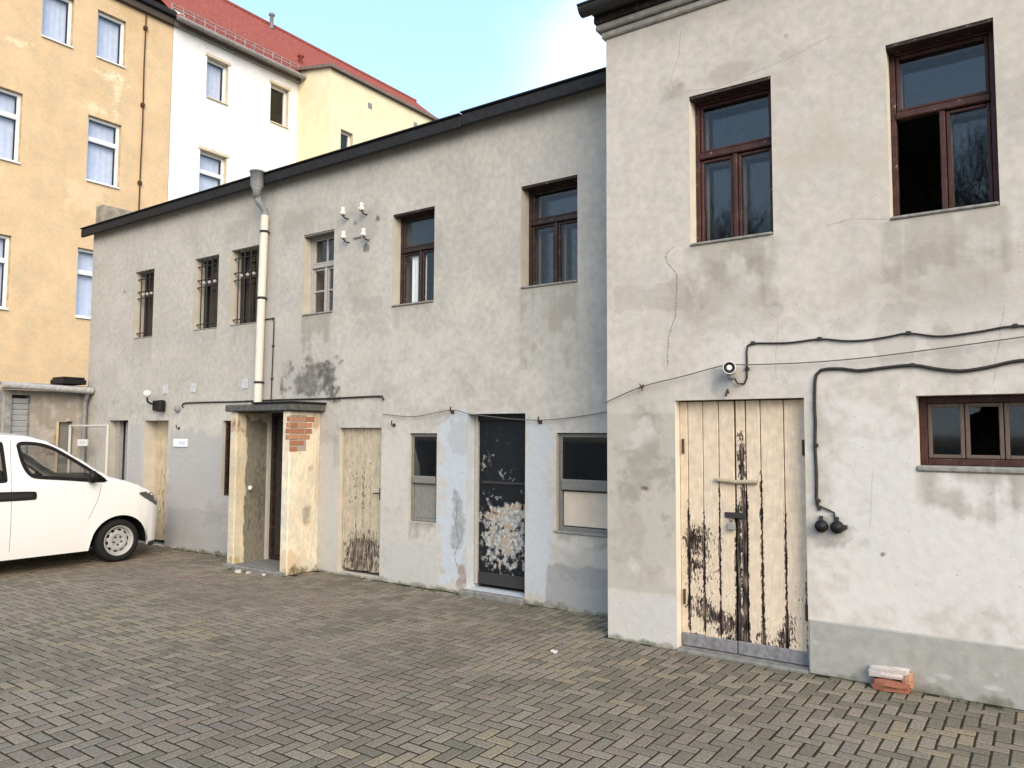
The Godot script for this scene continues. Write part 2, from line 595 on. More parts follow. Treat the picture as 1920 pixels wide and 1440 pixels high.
func path(pts: Array, smooth := 1) -> PackedVector3Array:
	var c := Curve3D.new()
	for i in pts.size():
		var t := Vector3.ZERO
		if smooth and i > 0 and i < pts.size() - 1: t = (pts[i + 1] - pts[i - 1]) * 0.17
		c.add_point(pts[i], -t, t)
	c.bake_interval = 0.06
	var out := PackedVector3Array()
	var L := c.get_baked_length()
	var m := maxi(2, int(L / 0.05))
	for i in m + 1: out.append(c.sample_baked(L * i / m, true))
	return out

func _ready() -> void:
	rng.seed = 77
	build_view()
	build_materials()
	print("materials ", Time.get_ticks_msec())
	build_ground()
	print("ground ", Time.get_ticks_msec())
	build_outbuilding()
	print("outbuilding ", Time.get_ticks_msec())
	build_workshop()
	print("workshop ", Time.get_ticks_msec())
	build_apartment_houses()
	build_shed()
	print("houses ", Time.get_ticks_msec())
	build_van()
	print("van ", Time.get_ticks_msec())
	build_fittings()
	build_trees()
	build_small_details()
	print("done ", Time.get_ticks_msec())

# ------------------------------------------------------------------ camera, sky, sun
func build_view() -> void:
	var cam := Camera3D.new()
	cam.name = "camera"
	add_child(cam)
	cam.position = Vector3(0, 1.75, 0)
	cam.rotation_degrees = Vector3(3.763, 35.233, 0.274)
	cam.fov = 53.13
	cam.near = 0.05
	cam.far = 400.0
	cam.current = true
	var env := Environment.new()
	env.background_mode = Environment.BG_SKY
	var sky := Sky.new()
	var sm := ProceduralSkyMaterial.new()
	sm.sky_top_color = lin(0.18, 0.35, 0.60)
	sm.sky_horizon_color = lin(0.56, 0.66, 0.71)
	sm.sky_curve = 0.22
	sm.ground_bottom_color = lin(0.16, 0.15, 0.14)
	sm.ground_horizon_color = lin(0.3, 0.3, 0.3)
	sm.sun_angle_max = 60.0
	sm.sun_curve = 0.12
	var w := 1024
	var h := 512
	var n := noise(0.0055, 5, 5)
	var im := n.get_seamless_image(w, h, false, false, 0.12, true)
	im.convert(Image.FORMAT_L8)
	var d := im.get_data()
	var o := PackedByteArray()
	o.resize(w * h * 4)
	for i in w * h:
		var a := clampf((d[i] / 255.0 - 0.40) * 2.0, 0.0, 1.0)
		a = a * a * (3.0 - 2.0 * a)
		o[i * 4] = 205
		o[i * 4 + 1] = 200
		o[i * 4 + 2] = 190
		o[i * 4 + 3] = int(235.0 * a)
	sm.sky_cover = ImageTexture.create_from_image(Image.create_from_data(w, h, false, Image.FORMAT_RGBA8, o))
	sm.sky_cover_modulate = Color(0.75, 0.75, 0.75)
	sky.sky_material = sm
	env.sky = sky
	env.tonemap_mode = Environment.TONE_MAPPER_LINEAR
	env.tonemap_exposure = 2.45
	env.sdfgi_enabled = true
	env.ssao_enabled = true
	env.ssil_enabled = true
	var we := WorldEnvironment.new()
	we.name = "daylight"
	we.environment = env
	add_child(we)
	var sun := DirectionalLight3D.new()
	sun.name = "sun"
	add_child(sun)
	# hazy winter sun behind the photographer's right shoulder
	sun.look_at_from_position(Vector3.ZERO, -Vector3(0.70, 0.46, 0.56), Vector3.UP)
	sun.light_energy = 0.5
	sun.light_angular_distance = 40.0
	sun.light_color = Color(1.0, 0.952, 0.89)
	sun.shadow_enabled = true

func build_materials() -> void:
	tex.fine = grain_tile(512, 0.05, 11, 0.74, 1.06, 5)
	tex.medium = grain_tile(512, 0.014, 12, 0.76, 1.05, 6)
	tex.soft = grain_tile(256, 0.012, 13, 0.93, 1.0, 4)
	tex.wood = wood_tile(15)
	tex.rough = bump_tile(512, 0.06, 14, 1.2, 4)
	M.white_metal = pm(lin(0.6, 0.58, 0.54), 0.5, "soft", 2.0)
	M.zinc = pm(lin(0.30, 0.31, 0.32), 0.5, "medium", 3.0)
	M.bitumen = pm(lin(0.024, 0.025, 0.027), 0.75, "medium", 1.2, "rough", 0.4)
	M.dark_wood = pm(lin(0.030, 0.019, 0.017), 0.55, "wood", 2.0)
	M.brown_wood = pm(lin(0.055, 0.026, 0.023), 0.55, "wood", 2.0)
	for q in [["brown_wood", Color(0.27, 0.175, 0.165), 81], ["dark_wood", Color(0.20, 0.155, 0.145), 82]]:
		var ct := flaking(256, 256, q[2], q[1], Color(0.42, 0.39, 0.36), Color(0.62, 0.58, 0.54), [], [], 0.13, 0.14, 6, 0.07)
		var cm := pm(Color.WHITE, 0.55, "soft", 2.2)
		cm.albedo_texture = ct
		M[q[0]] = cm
	M.sun_bleached = pm(lin(0.16, 0.12, 0.10), 0.8, "wood", 2.0)
	M.old_white = pm(lin(0.50, 0.48, 0.46), 0.6, "wood", 2.0)
	M.grey_wood = pm(lin(0.25, 0.245, 0.22), 0.85, "wood", 2.0)
	M.sill = pm(lin(0.30, 0.29, 0.26), 0.9, "medium", 2.0, "rough", 0.4)
	M.reveal = pm(lin(0.54, 0.50, 0.43), 0.92, "soft", 1.2, "rough", 0.4)
	M.blue_reveal = pm(lin(0.54, 0.58, 0.62), 0.92, "soft", 1.2, "rough", 0.4)
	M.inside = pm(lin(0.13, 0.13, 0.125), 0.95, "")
	M.dark_cloth = pm(lin(0.02, 0.02, 0.022), 0.9, "")
	M.iron = pm(lin(0.045, 0.043, 0.042), 0.6, "fine", 3.0)
	M.rust = pm(lin(0.10, 0.05, 0.03), 0.8, "fine", 4.0)
	M.black = pm(lin(0.012, 0.012, 0.013), 0.5, "")
	M.rubber = pm(lin(0.018, 0.018, 0.019), 0.85, "fine", 3.0)
	M.cable = pm(lin(0.042, 0.038, 0.035), 0.7, "medium", 4.0)
	M.thin_wire = pm(lin(0.12, 0.11, 0.10), 0.7, "")
	M.porcelain = pm(lin(0.72, 0.70, 0.66), 0.2, "")
	M.concrete = pm(lin(0.24, 0.235, 0.22), 0.95, "medium", 1.5, "rough", 0.7)
	M.cement = pm(lin(0.33, 0.335, 0.33), 0.95, "medium", 0.8, "rough", 0.5)
	M.brick = pm(lin(0.42, 0.19, 0.115), 0.9, "fine", 3.0, "rough", 0.8)
	M.brick2 = pm(lin(0.50, 0.27, 0.17), 0.9, "fine", 3.0, "rough", 0.8)
	M.mortar = pm(lin(0.42, 0.38, 0.32), 0.95, "fine", 3.0, "rough", 0.8)
	M.glass = glass(Color(0.10, 0.13, 0.15), 0.05)
	M.dusty_glass = glass(Color(0.30, 0.34, 0.36), 0.22, 0.08)
	M.blackened_glass = glass(Color(0.02, 0.026, 0.032), 0.75)
	M.barred_glass = glass(Color(0.03, 0.035, 0.04), 0.45)
	M.clean_glass = glass(Color(0.3, 0.33, 0.35), 0.05)

# ------------------------------------------------------------------ paving
func build_ground() -> void:
	var g := MB.new()
	g.quad(Vector3(-150, -0.07, 150), Vector3(150, -0.07, 150), Vector3(150, -0.07, -150), Vector3(-150, -0.07, -150))
	var go := put("ground", g, pm(lin(0.09, 0.085, 0.075), 0.95, "medium", 0.5), self)
	structure(go)
	var pave := Node3D.new()
	pave.name = "paving"
	add_child(pave)
	structure(pave)
	# sand and moss in the joints; the paving has settled unevenly
	var rise := noise(0.33, 33, 2)
	var bed := MB.new()
	var bp := Paint.new()
	bp.start(self, 19.0, 11.2, 0.0, 0.0, 60.0, Color(0.215, 0.20, 0.165), 901, 0.15, 0.15, 0.03)
	for q in 60:
		bp.blot(rng.randf_range(2.5, 15.0), 10.7 - absf(rng.randfn(0.0, 0.5)), rng.randf_range(0.1, 0.5), rng.randf_range(0.1, 0.25), Color(0.17, 0.19, 0.10), 0.8)
	var nx := 76
	var nzz := 45
	for i in nx:
		for j in nzz:
			var q := []
			for e in [[i, j + 1], [i + 1, j + 1], [i + 1, j], [i, j]]:
				var x := lerpf(-15.0, 4.0, float(e[0]) / nx)
				var z := lerpf(-7.2, 4.0, float(e[1]) / nzz)
				q.append(Vector3(x, 0.014 * rise.get_noise_2d(x, z) - 0.0028, z))
			var k := bed.v.size()
			bed.quad(q[0], q[1], q[2], q[3])
			for e in 4: bed.uv[k + e] = Vector2((bed.v[k + e].x + 15.0) / 19.0, (bed.v[k + e].z + 7.2) / 11.2)
	var bo := put("joint_sand", bed, wall_material(bp), pave)
	bo.set_meta("kind", "stuff")
	# one block, twice as long as wide, chamfered
	var unit := 0.088
	var vm := MB.new()
	var hx := unit - 0.0056
	var hz := unit * 0.5 - 0.0056
	var c := 0.005
	var p0 := []
	var p1 := []
	var p2 := []
	for q in [[-1.0, 1.0], [1.0, 1.0], [1.0, -1.0], [-1.0, -1.0]]:
		p0.append(Vector3(q[0] * hx, -0.03, q[1] * hz))
		p1.append(Vector3(q[0] * hx, -c, q[1] * hz))
		p2.append(Vector3(q[0] * (hx - c), 0, q[1] * (hz - c)))
	for i in 4:
		var j := (i + 1) % 4
		vm.quad(p0[i], p0[j], p1[j], p1[i])
		vm.quad(p1[i], p1[j], p2[j], p2[i])
	vm.quad(p2[0], p2[1], p2[2], p2[3])
	var mesh := vm.mesh()
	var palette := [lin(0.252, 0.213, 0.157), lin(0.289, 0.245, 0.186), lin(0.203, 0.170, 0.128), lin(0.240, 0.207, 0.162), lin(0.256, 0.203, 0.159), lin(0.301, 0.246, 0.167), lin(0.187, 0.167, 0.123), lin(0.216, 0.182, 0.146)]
	var mats := []
	for col in palette:
		mats.append(pm(col, 0.9, "fine", 1.7, "rough", 0.5))
	var tone := noise(0.55, 31, 3)
	var hue := noise(0.35, 32, 2)
	var eye := Transform3D(Basis.from_euler(Vector3(deg_to_rad(3.763), deg_to_rad(35.233), deg_to_rad(0.274))), Vector3(0, 1.75, 0)).affine_inverse()
	var all := []
	for i in range(-159, 38):
		for j in range(-36, 79):
			var s := posmod(i - j, 4)
			if s != 0 and s != 2: continue
			var x: float
			var z: float
			var turned := false
			if s == 0:
				x = (i + 1.0) * unit
				z = -(j + 0.5) * unit
			else:
				x = (i + 0.5) * unit
				z = -(j) * unit
				turned = true
			if z < -6.73 or (x > -3.25 and z < -6.05): continue
			if x > -8.95 and x < -7.7 and z < -6.12: continue
			var y := 0.014 * rise.get_noise_2d(x, z) + rng.randf_range(-0.0004, 0.0022)
			var b := Basis(Vector3.UP, (PI * 0.5 if turned else 0.0) + rng.randf_range(-0.012, 0.012) + (PI if rng.randf() < 0.5 else 0.0))
			b = Basis(Vector3(1, 0, 0), rng.randf_range(-0.012, 0.012)) * Basis(Vector3(0, 0, 1), rng.randf_range(-0.012, 0.012)) * b
			var t := tone.get_noise_2d(x, z) * 1.4 + rng.randf_range(-1.0, 1.0)
			var u := hue.get_noise_2d(x, z) * 1.3 + rng.randf_range(-0.85, 0.85)
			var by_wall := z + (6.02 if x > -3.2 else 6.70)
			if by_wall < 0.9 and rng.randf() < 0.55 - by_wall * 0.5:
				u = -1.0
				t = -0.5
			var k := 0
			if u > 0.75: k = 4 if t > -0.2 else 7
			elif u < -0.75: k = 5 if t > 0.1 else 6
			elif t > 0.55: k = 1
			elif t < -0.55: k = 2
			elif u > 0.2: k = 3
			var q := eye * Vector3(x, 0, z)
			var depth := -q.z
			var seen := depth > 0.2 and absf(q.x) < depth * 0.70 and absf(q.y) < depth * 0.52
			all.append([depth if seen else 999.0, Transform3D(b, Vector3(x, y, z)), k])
	var order := []
	for i in all.size(): if all[i][0] < 900.0: order.append(i)
	order.sort_custom(func(a, b): return all[a][0] < all[b][0])
	var near := {}
	for i in mini(300, order.size()): near[order[i]] = true
	var rest := []
	for i in all.size():
		if near.has(i):
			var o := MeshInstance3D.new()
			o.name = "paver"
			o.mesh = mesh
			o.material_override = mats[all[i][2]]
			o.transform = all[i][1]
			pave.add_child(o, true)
		else:
			rest.append(all[i])
	var mm := MultiMesh.new()
	mm.transform_format = MultiMesh.TRANSFORM_3D
	mm.use_colors = true
	mm.mesh = mesh
	mm.instance_count = rest.size()
	for i in rest.size():
		mm.set_instance_transform(i, rest[i][1])
		mm.set_instance_color(i, (palette[rest[i][2]] as Color).srgb_to_linear())
	var mi := MultiMeshInstance3D.new()
	mi.name = "far_pavers"
	mi.multimesh = mm
	var fm := pm(Color.WHITE, 0.9, "fine", 1.7, "rough", 0.5)
	fm.vertex_color_use_as_albedo = true
	mi.material_override = fm
	mi.set_meta("kind", "stuff")
	pave.add_child(mi, true)

# a closed shell behind a facade: side walls, back wall, roof slab, floors
func shell(b: Node3D, x0: float, x1: float, y1: float, zf: float, zb: float, floor_y: float, mat: Material, side_mat: Material) -> void:
	var t := 0.3
	put_box("side_wall", Vector3(x0, 0, zb), Vector3(x0 + t, y1, zf - 0.002), side_mat, b, 0.0)
	put_box("side_wall", Vector3(x1 - t, 0, zb), Vector3(x1, y1, zf - 0.002), side_mat, b, 0.0)
	put_box("back_wall", Vector3(x0 + t, 0, zb), Vector3(x1 - t, y1, zb + t), side_mat, b, 0.0)
	put_box("upper_floor", Vector3(x0 + t, floor_y, zb + t), Vector3(x1 - t, floor_y + 0.25, zf - 0.30), mat, b, 0.0)
	put_box("ground_floor", Vector3(x0 + t, -0.05, zb + t), Vector3(x1 - t, 0.0, zf - 0.10), mat, b, 0.0)

# the wall's inner leaf: dark masonry round the openings, so that the wall has thickness
func inner_leaf(b: Node3D, x0: float, x1: float, y1: float, z0: float, z1: float, openings: Array, mat: Material) -> void:
	var mb := MB.new()
	var xs := [x0, x1]
	for o in openings:
		xs.append(o[0]); xs.append(o[1])
	xs.sort()
	for i in xs.size() - 1:
		if xs[i + 1] - xs[i] < 0.001: continue
		var cx: float = (xs[i] + xs[i + 1]) * 0.5
		var cuts := []
		for o in openings: if cx > o[0] and cx < o[1]: cuts.append([o[2], o[3]])
		cuts.sort_custom(func(p, q): return p[0] < q[0])
		var y := 0.0
		for c in cuts:
			if c[0] - y > 0.001: mb.box(Vector3(xs[i], y, z0), Vector3(xs[i + 1], c[0], z1), 0.0)
			y = c[1]
		if y1 - y > 0.001: mb.box(Vector3(xs[i], y, z0), Vector3(xs[i + 1], y1, z1), 0.0)
	put("inner_leaf", mb, mat, b)

# ------------------------------------------------------------------ the long outbuilding
func build_outbuilding() -> void:
	var b := thing("outbuilding", "long two-storey outbuilding in stained grey-beige plaster with dark eaves", "building", Vector3(-8.5, 0, ZM))
	var x0 := -13.85
	var x1 := -3.10
	var top := 5.30
	var z := ZM
	# xa, xb, ya, yb, reveal depth
	var up := [[-12.40, -11.83, 3.29, 4.41], [-10.69, -10.08, 3.30, 4.41], [-9.77, -9.13, 3.30, 4.42], [-8.17, -7.57, 3.31, 4.41], [-6.52, -5.85, 3.28, 4.42], [-4.62, -3.92, 3.30, 4.42]]
	var low := [[-13.07, -12.46, 0.0, 1.955], [-11.96, -11.27, 0.0, 1.945], [-9.86, -9.24, 0.85, 1.93], [-8.80, -7.92, 0.0, 2.03], [-7.40, -6.66, 0.03, 1.825], [-6.20, -5.775, 0.74, 1.76], [-5.33, -4.555, 0.06, 1.975], [-4.17, -3.40, 0.775, 1.77]]
	var holes := up + low
	var p := Paint.new()
	p.start(self, x1 - x0, top, x0, 0.0, 170.0, Color(0.70, 0.684, 0.654), 101, 0.042, 0.05, 0.012)
	var pale := Color(0.765, 0.75, 0.73)
	var bluish := Color(0.70, 0.735, 0.775)
	var cement := Color(0.585, 0.585, 0.585)
	var dirt := Color(0.42, 0.40, 0.36)
	var soot := Color(0.36, 0.35, 0.34)
	p.patch(-13.9, 0.0, -3.0, 2.15, pale, 0.45, 0.4, 0.35)
	p.patch(-7.6, 2.2, -4.6, 3.2, pale, 0.30, 0.4, 0.35)
	p.patch(-13.6, 2.2, -12.2, 3.1, pale, 0.30, 0.3, 0.35)
	p.patch(-11.25, 0.0, -9.0, 1.78, Color(0.645, 0.645, 0.645), 0.85, 0.03, 0.10)
	p.patch(-9.7, 0.35, -9.0, 0.95, Color(0.68, 0.69, 0.72), 0.7, 0.03, 0.06)
	p.patch(-12.4, 0.0, -12.0, 1.9, Color(0.66, 0.66, 0.66), 0.7, 0.03, 0.05)
	p.patch(-11.25, 0.0, -9.0, 0.62, Color(0.60, 0.60, 0.605), 0.6, 0.03, 0.05)
	p.patch(-7.75, 0.0, -7.42, 2.0, Color(0.70, 0.695, 0.69), 0.7, 0.04, 0.05)
	p.patch(-5.72, 0.10, -5.30, 1.98, bluish, 0.9, 0.03, 0.10)
	p.patch(-4.56, 0.10, -4.24, 1.90, Color(0.70, 0.72, 0.75), 0.85, 0.03, 0.06)
	p.patch(-6.62, 0.0, -5.75, 0.52, Color(0.70, 0.70, 0.69), 0.8, 0.04, 0.06)
	p.patch(-4.30, 0.0, -3.0, 0.46, cement, 0.9, 0.02, 0.03)
	p.patch(-6.66, 0.85, -6.25, 1.80, Color(0.745, 0.735, 0.72), 0.6, 0.05, 0.08)
	p.patch(-9.3, 2.3, -8.0, 3.2, Color(0.665, 0.66, 0.645), 0.6, 0.2, 0.2)
	p.patch(-9.15, 1.9, -8.75, 5.3, Color(0.655, 0.655, 0.65), 0.55, 0.08, 0.1)
	p.runs(-8.22, -7.58, 3.30, 0.62, dirt, 0.42)
	p.runs(-4.66, -3.90, 3.29, 0.85, dirt, 0.40)
	p.runs(-6.52, -5.86, 3.27, 0.25, dirt, 0.28)
	p.runs(-9.78, -9.14, 3.29, 0.55, dirt, 0.26)
	p.runs(-10.70, -10.06, 3.29, 0.45, dirt, 0.22)
	p.runs(-12.42, -11.82, 3.28, 0.6, dirt, 0.2)
	p.runs(-6.22, -5.77, 0.73, 0.26, dirt, 0.7)
	p.runs(-4.18, -3.40, 0.77, 0.16, dirt, 0.4)
	p.blot(-8.0, 2.40, 0.55, 0.30, soot, 0.75)
	p.blot(-7.62, 2.52, 0.22, 0.26, soot, 0.8)
	p.blot(-5.48, 0.75, 0.10, 0.42, Color(0.47, 0.46, 0.45), 0.55)
	p.blot(-5.40, 0.25, 0.09, 0.22, Color(0.52, 0.44, 0.38), 0.7)
	p.blot(-11.8, 0.8, 0.14, 0.9, Color(0.50, 0.42, 0.33), 0.6)
	p.blot(-7.02, 4.40, 0.30, 0.28, Color(0.60, 0.59, 0.57), 0.6)
	for s in [[-6.78, 4.42, 0.05], [-7.20, 4.42, 0.05], [-6.98, 4.08, 0.05], [-12.73, 4.12, 0.05]]:
		p.blot(s[0], s[1], s[2], s[2], soot, 0.8)
	# moss and splashed dirt along the foot of the wall
	for q in 26:
		var fx := lerpf(-11.2, -3.3, q / 26.0) + rng.randf_range(-0.1, 0.1)
		p.blot(fx, 0.0, rng.randf_range(0.15, 0.4), rng.randf_range(0.02, 0.06), Color(0.40, 0.39, 0.33), 0.5)
	p.crack([[-5.47, 1.02], [-5.50, 0.78], [-5.44, 0.55], [-5.50, 0.38], [-5.42, 0.2]], 0.006, Color(0.3, 0.29, 0.28), 0.8)
	p.crack([[-8.85, 5.2], [-8.88, 4.7]], 0.003, Color(0.45, 0.44, 0.42), 0.5)
	p.wear_marks(19, 1500, 40, 46, Color(0.77, 0.755, 0.73), Color(0.50, 0.485, 0.455))
	var wm := wall_material(p)
	put("wall", wall_face(x0, x1, 0.0, top, z, holes, 7), wm, b)
	for i in holes.size():
		var rv := MB.new()
		var deep: float = {0: 0.17, 1: 0.17, 2: 0.17, 8: 0.05, 11: 0.04, 13: 0.05}.get(i, 0.22)
		reveal(rv, holes[i], z, deep)
		put("reveal", rv, M.blue_reveal if i == 12 else M.reveal, b)
		rv = MB.new()
		reveal(rv, holes[i], z, 0.31, deep)
		put("dark_liner", rv, M.inside, b)  # dark liner added so the depth behind the glass looks unlit
	inner_leaf(b, x0 + 0.3, x1 - 0.3, top, z - 0.34, z - 0.303, holes, M.inside)
	shell(b, x0, x1, top, z, -11.5, 2.45, M.inside, pm(lin(0.38, 0.36, 0.32), 0.95, "medium", 0.7))
	# roof of tarred felt with a heavy dark edge, in lengths that do not quite line up
	var rf := put_box("roof", Vector3(x0 - 0.10, top + 0.003, -11.6), Vector3(x1, top + 0.03, z + 0.10), M.bitumen, b, 0.01)
	var edges := [x0 - 0.16, -12.2, -9.05, -7.2, -5.35, x1 - 0.02]
	for i in edges.size() - 1:
		var mb := MB.new()
		var dy := rng.randf_range(-0.008, 0.008)
		var dz := rng.randf_range(0.0, 0.012)
		mb.box(Vector3(edges[i] + 0.002, top - 0.10 + dy, z + 0.105), Vector3(edges[i + 1] - 0.002, top + 0.04 + dy, z + 0.15 + dz), 0.012)
		mb.box(Vector3(edges[i] + 0.004, top + 0.042 + dy, z - 0.3), Vector3(edges[i + 1] - 0.004, top + 0.062 + dy, z + 0.175 + dz), 0.01)
		put("eave_board", mb, M.bitumen, rf)
	# low parapet on the far end wall
	put_box("parapet", Vector3(x0 - 0.02, top + 0.07, -9.0), Vector3(x0 + 0.24, 5.78, z - 0.02), pm(lin(0.36, 0.32, 0.26), 0.95, "medium", 1.0, "rough", 0.6), b, 0.01)
	# ---- upper windows
	for i in 3:
		barred_window(b, up[i][0], up[i][1], up[i][2], up[i][3], z)
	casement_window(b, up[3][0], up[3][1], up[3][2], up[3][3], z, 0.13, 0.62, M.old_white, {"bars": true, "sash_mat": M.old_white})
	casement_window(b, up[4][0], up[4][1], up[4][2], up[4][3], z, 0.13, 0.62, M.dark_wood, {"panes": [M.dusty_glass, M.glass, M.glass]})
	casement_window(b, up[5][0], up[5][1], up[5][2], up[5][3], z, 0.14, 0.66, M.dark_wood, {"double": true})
	# sheet behind the second casement window, its pale colour painted as reflected sky
	var w4: Node3D = b.get_child(b.get_child_count() - 2)
	var cm := MB.new()
	var pts := []
	for q in 25:
		pts.append(Vector3(-6.38 + 0.24 * q / 24.0, 0, z - 0.20 + 0.006 * sin(q * 1.3)))
	for q in 24:
		cm.quad(pts[q] + Vector3(0, 3.34, 0), pts[q + 1] + Vector3(0, 3.34, 0), pts[q + 1] + Vector3(0, 3.92, 0), pts[q] + Vector3(0, 3.92, 0))
	put("sky_tone_curtain", cm, pm(lin(0.80, 0.84, 0.86), 0.95, "soft", 2.0), w4)
	# ---- lower openings, from the far end
	# half-open door by the corner
	var d1 := part_node("door", b)
	d1.position = Vector3(-12.76, 0, z) - origin_of(b)
	put_box("door_post", Vector3(-13.05, 0, z - 0.2), Vector3(-12.97, 1.95, z - 0.12), M.old_white, d1)
	put_box("leaf", Vector3(-12.78, 0.02, z - 0.18), Vector3(-12.66, 1.93, z - 0.13), pm(lin(0.42, 0.42, 0.40), 0.7, "wood", 2.0), d1)
	var cream_coat := flaking(256, 640, 301, Color(0.74, 0.68, 0.57), Color(0.42, 0.36, 0.29), Color(0.62, 0.54, 0.42), [[0.5, 0.75, 0.6, 0.3, 0.25], [0.2, 0.5, 0.2, 0.2, 0.12]], [], 0.06, 0.08)  # cream coat flaking off the planks
	# plank door behind the van
	plank_door(b, -11.96, -11.27, 0.02, 1.94, z - 0.20, 6, plain_uv(cream_coat), "door")
	# dark narrow window beside the porch
	var nw := part_node("window", b)
	nw.position = Vector3(-9.55, 0.85, z) - origin_of(b)
	var nm := MB.new()
	ring(nm, -9.855, -9.245, 0.855, 1.925, z - 0.10, z - 0.04, 0.03)
	put("frame", nm, M.dark_wood, nw)
	pane("pane", -9.81, -9.29, 0.90, 1.88, z - 0.07, M.blackened_glass, nw)
	build_porch(b)
	# weathered plank door
	var t3 := flaking(384, 896, 311, Color(0.70, 0.655, 0.575), Color(0.22, 0.20, 0.19), Color(0.50, 0.46, 0.40), [[0.62, 0.85, 0.30, 0.10, 0.60], [0.2, 0.88, 0.18, 0.10, 0.35], [0.45, 0.45, 0.3, 0.22, 0.16], [0.5, 0.99, 0.7, 0.05, 0.3]], [[0.5, 0.04, 0.25, 0.7, 0.25], [0.33, 0.03, 0.3, 0.95, 0.2], [0.67, 0.03, 0.4, 0.95, 0.25]], 0.13, 0.10, 14, 0.08)
	var dm := plain_uv(t3)
	plank_door(b, -7.395, -6.665, 0.05, 1.82, z - 0.07, 6, dm, "door")
	# small window, glass above and a board below
	var sw := part_node("window", b)
	sw.position = Vector3(-5.99, 0.74, z) - origin_of(b)
	var sm := MB.new()
	ring(sm, -6.195, -5.78, 0.745, 1.755, z - 0.09, z - 0.03, 0.035)
	sm.box(Vector3(-6.16, 1.18, z - 0.09), Vector3(-5.815, 1.265, z - 0.005), 0.008)
	put("frame", sm, M.grey_wood, sw)
	pane("pane", -6.165, -5.81, 1.26, 1.725, z - 0.04, M.blackened_glass, sw)
	for q in 3:
		put_box("board", Vector3(-6.158 + q * 0.1145, 0.782, z - 0.085), Vector3(-6.158 + q * 0.1145 + 0.112, 1.178, z - 0.05), pm(lin(0.27, 0.27, 0.245), 0.9, "wood", 1.0 + 0.7 * q), sw, 0.003)
	# black door with the paint coming off
	var bd := part_node("door", b)
	bd.position = Vector3(-4.94, 0.06, z) - origin_of(b)
	var bt := flaking(448, 1024, 331, Color(0.10, 0.11, 0.125), Color(0.47, 0.465, 0.45), Color(0.77, 0.765, 0.75),
		[[0.5, 0.68, 0.42, 0.075, 0.50], [0.55, 0.75, 0.5, 0.06, 0.42], [0.35, 0.57, 0.45, 0.05, 0.45], [0.7, 0.58, 0.3, 0.04, 0.4], [0.75, 0.53, 0.35, 0.03, 0.30], [0.5, 0.86, 0.5, 0.05, 0.42], [0.25, 0.455, 0.15, 0.03, 0.35], [0.08, 0.26, 0.06, 0.05, 0.42], [0.22, 0.23, 0.08, 0.03, 0.36], [0.45, 0.325, 0.05, 0.03, 0.45], [0.65, 0.34, 0.06, 0.03, 0.45], [0.8, 0.5, 0.2, 0.02, 0.3], [0.6, 0.95, 0.35, 0.02, 0.3]], [], 0.06, 0.12, 2, 0.02, Color(0.60, 0.52, 0.44))
	var bmat := plain_uv(bt, 0.45)
	var lb := MB.new()
	lb.box(Vector3(-5.285, 0.10, z - 0.20), Vector3(-4.60, 1.90, z - 0.155), 0.004)
	for q in lb.v.size(): lb.uv[q] = Vector2((lb.v[q].x + 5.285) / 0.685, 1.0 - (lb.v[q].y - 0.10) / 1.80)
	put("leaf", lb, bmat, bd)
	var fm := MB.new()
	put_box("frame_post", Vector3(-5.327, 0.10, z - 0.21), Vector3(-5.287, 1.97, z - 0.12), M.old_white, bd, 0.006)
	fm.box(Vector3(-4.598, 0.10, z - 0.21), Vector3(-4.558, 1.97, z - 0.12), 0.006)
	fm.box(Vector3(-5.286, 1.90, z - 0.21), Vector3(-4.599, 1.972, z - 0.125), 0.006)
	put("frame", fm, M.black, bd)
	put_box("rail", Vector3(-5.24, 1.205, z - 0.156), Vector3(-4.63, 1.235, z - 0.138), M.iron, bd, 0.004)
	put_box("kick_board", Vector3(-5.28, 0.105, z - 0.156), Vector3(-4.605, 0.235, z - 0.14), M.iron, bd, 0.005)
	put_box("threshold", Vector3(-5.40, -0.02, z - 0.2), Vector3(-4.55, 0.058, z + 0.06), M.concrete, bd, 0.012)
	# wide window, glass above and a sheet of plywood below
	var ww := part_node("window", b)
	ww.position = Vector3(-3.78, 0.775, z) - origin_of(b)
	var wmesh := MB.new()
	ring(wmesh, -4.165, -3.405, 0.78, 1.765, z - 0.10, z - 0.04, 0.04)
	wmesh.box(Vector3(-4.125, 1.19, z - 0.10), Vector3(-3.445, 1.30, z - 0.01), 0.01)
	put("frame", wmesh, M.grey_wood, ww)
	pane("pane", -4.13, -3.44, 1.295, 1.73, z - 0.05, M.blackened_glass, ww)
	put_box("plywood_sheet", Vector3(-4.12, 0.83, z - 0.085), Vector3(-3.45, 1.175, z - 0.06), pm(lin(0.66, 0.56, 0.45), 0.8, "soft", 1.3), ww, 0.003)
	put_box("sill", Vector3(-4.20, 0.755, z - 0.05), Vector3(-3.40, 0.783, z + 0.015), M.sill, ww, 0.006)
	# rainwater pipe with hopper
	var dp := part_node("downpipe", b)
	dp.position = Vector3(-9.0, 2.2, z) - origin_of(b)
	var hm := MB.new()
	hm.lathe(PackedVector2Array([Vector2(0.0, 5.00), Vector2(0.05, 5.00), Vector2(0.055, 5.10), Vector2(0.09, 5.18), Vector2(0.095, 5.36), Vector2(0.105, 5.36), Vector2(0.105, 5.38), Vector2(0.0, 5.38)]), Transform3D(Basis(), Vector3(-8.93, 0, z + 0.21)), 14)
	put("hopper", hm, M.zinc, dp)
	var pmh := MB.new()
	pmh.tube(path([Vector3(-8.93, 5.04, z + 0.20), Vector3(-8.92, 4.96, z + 0.19), Vector3(-8.90, 4.86, z + 0.10), Vector3(-8.90, 4.75, z + 0.09)]), 0.048, 12)
	put("offset_bend", pmh, M.zinc, dp)
	var pp := MB.new()
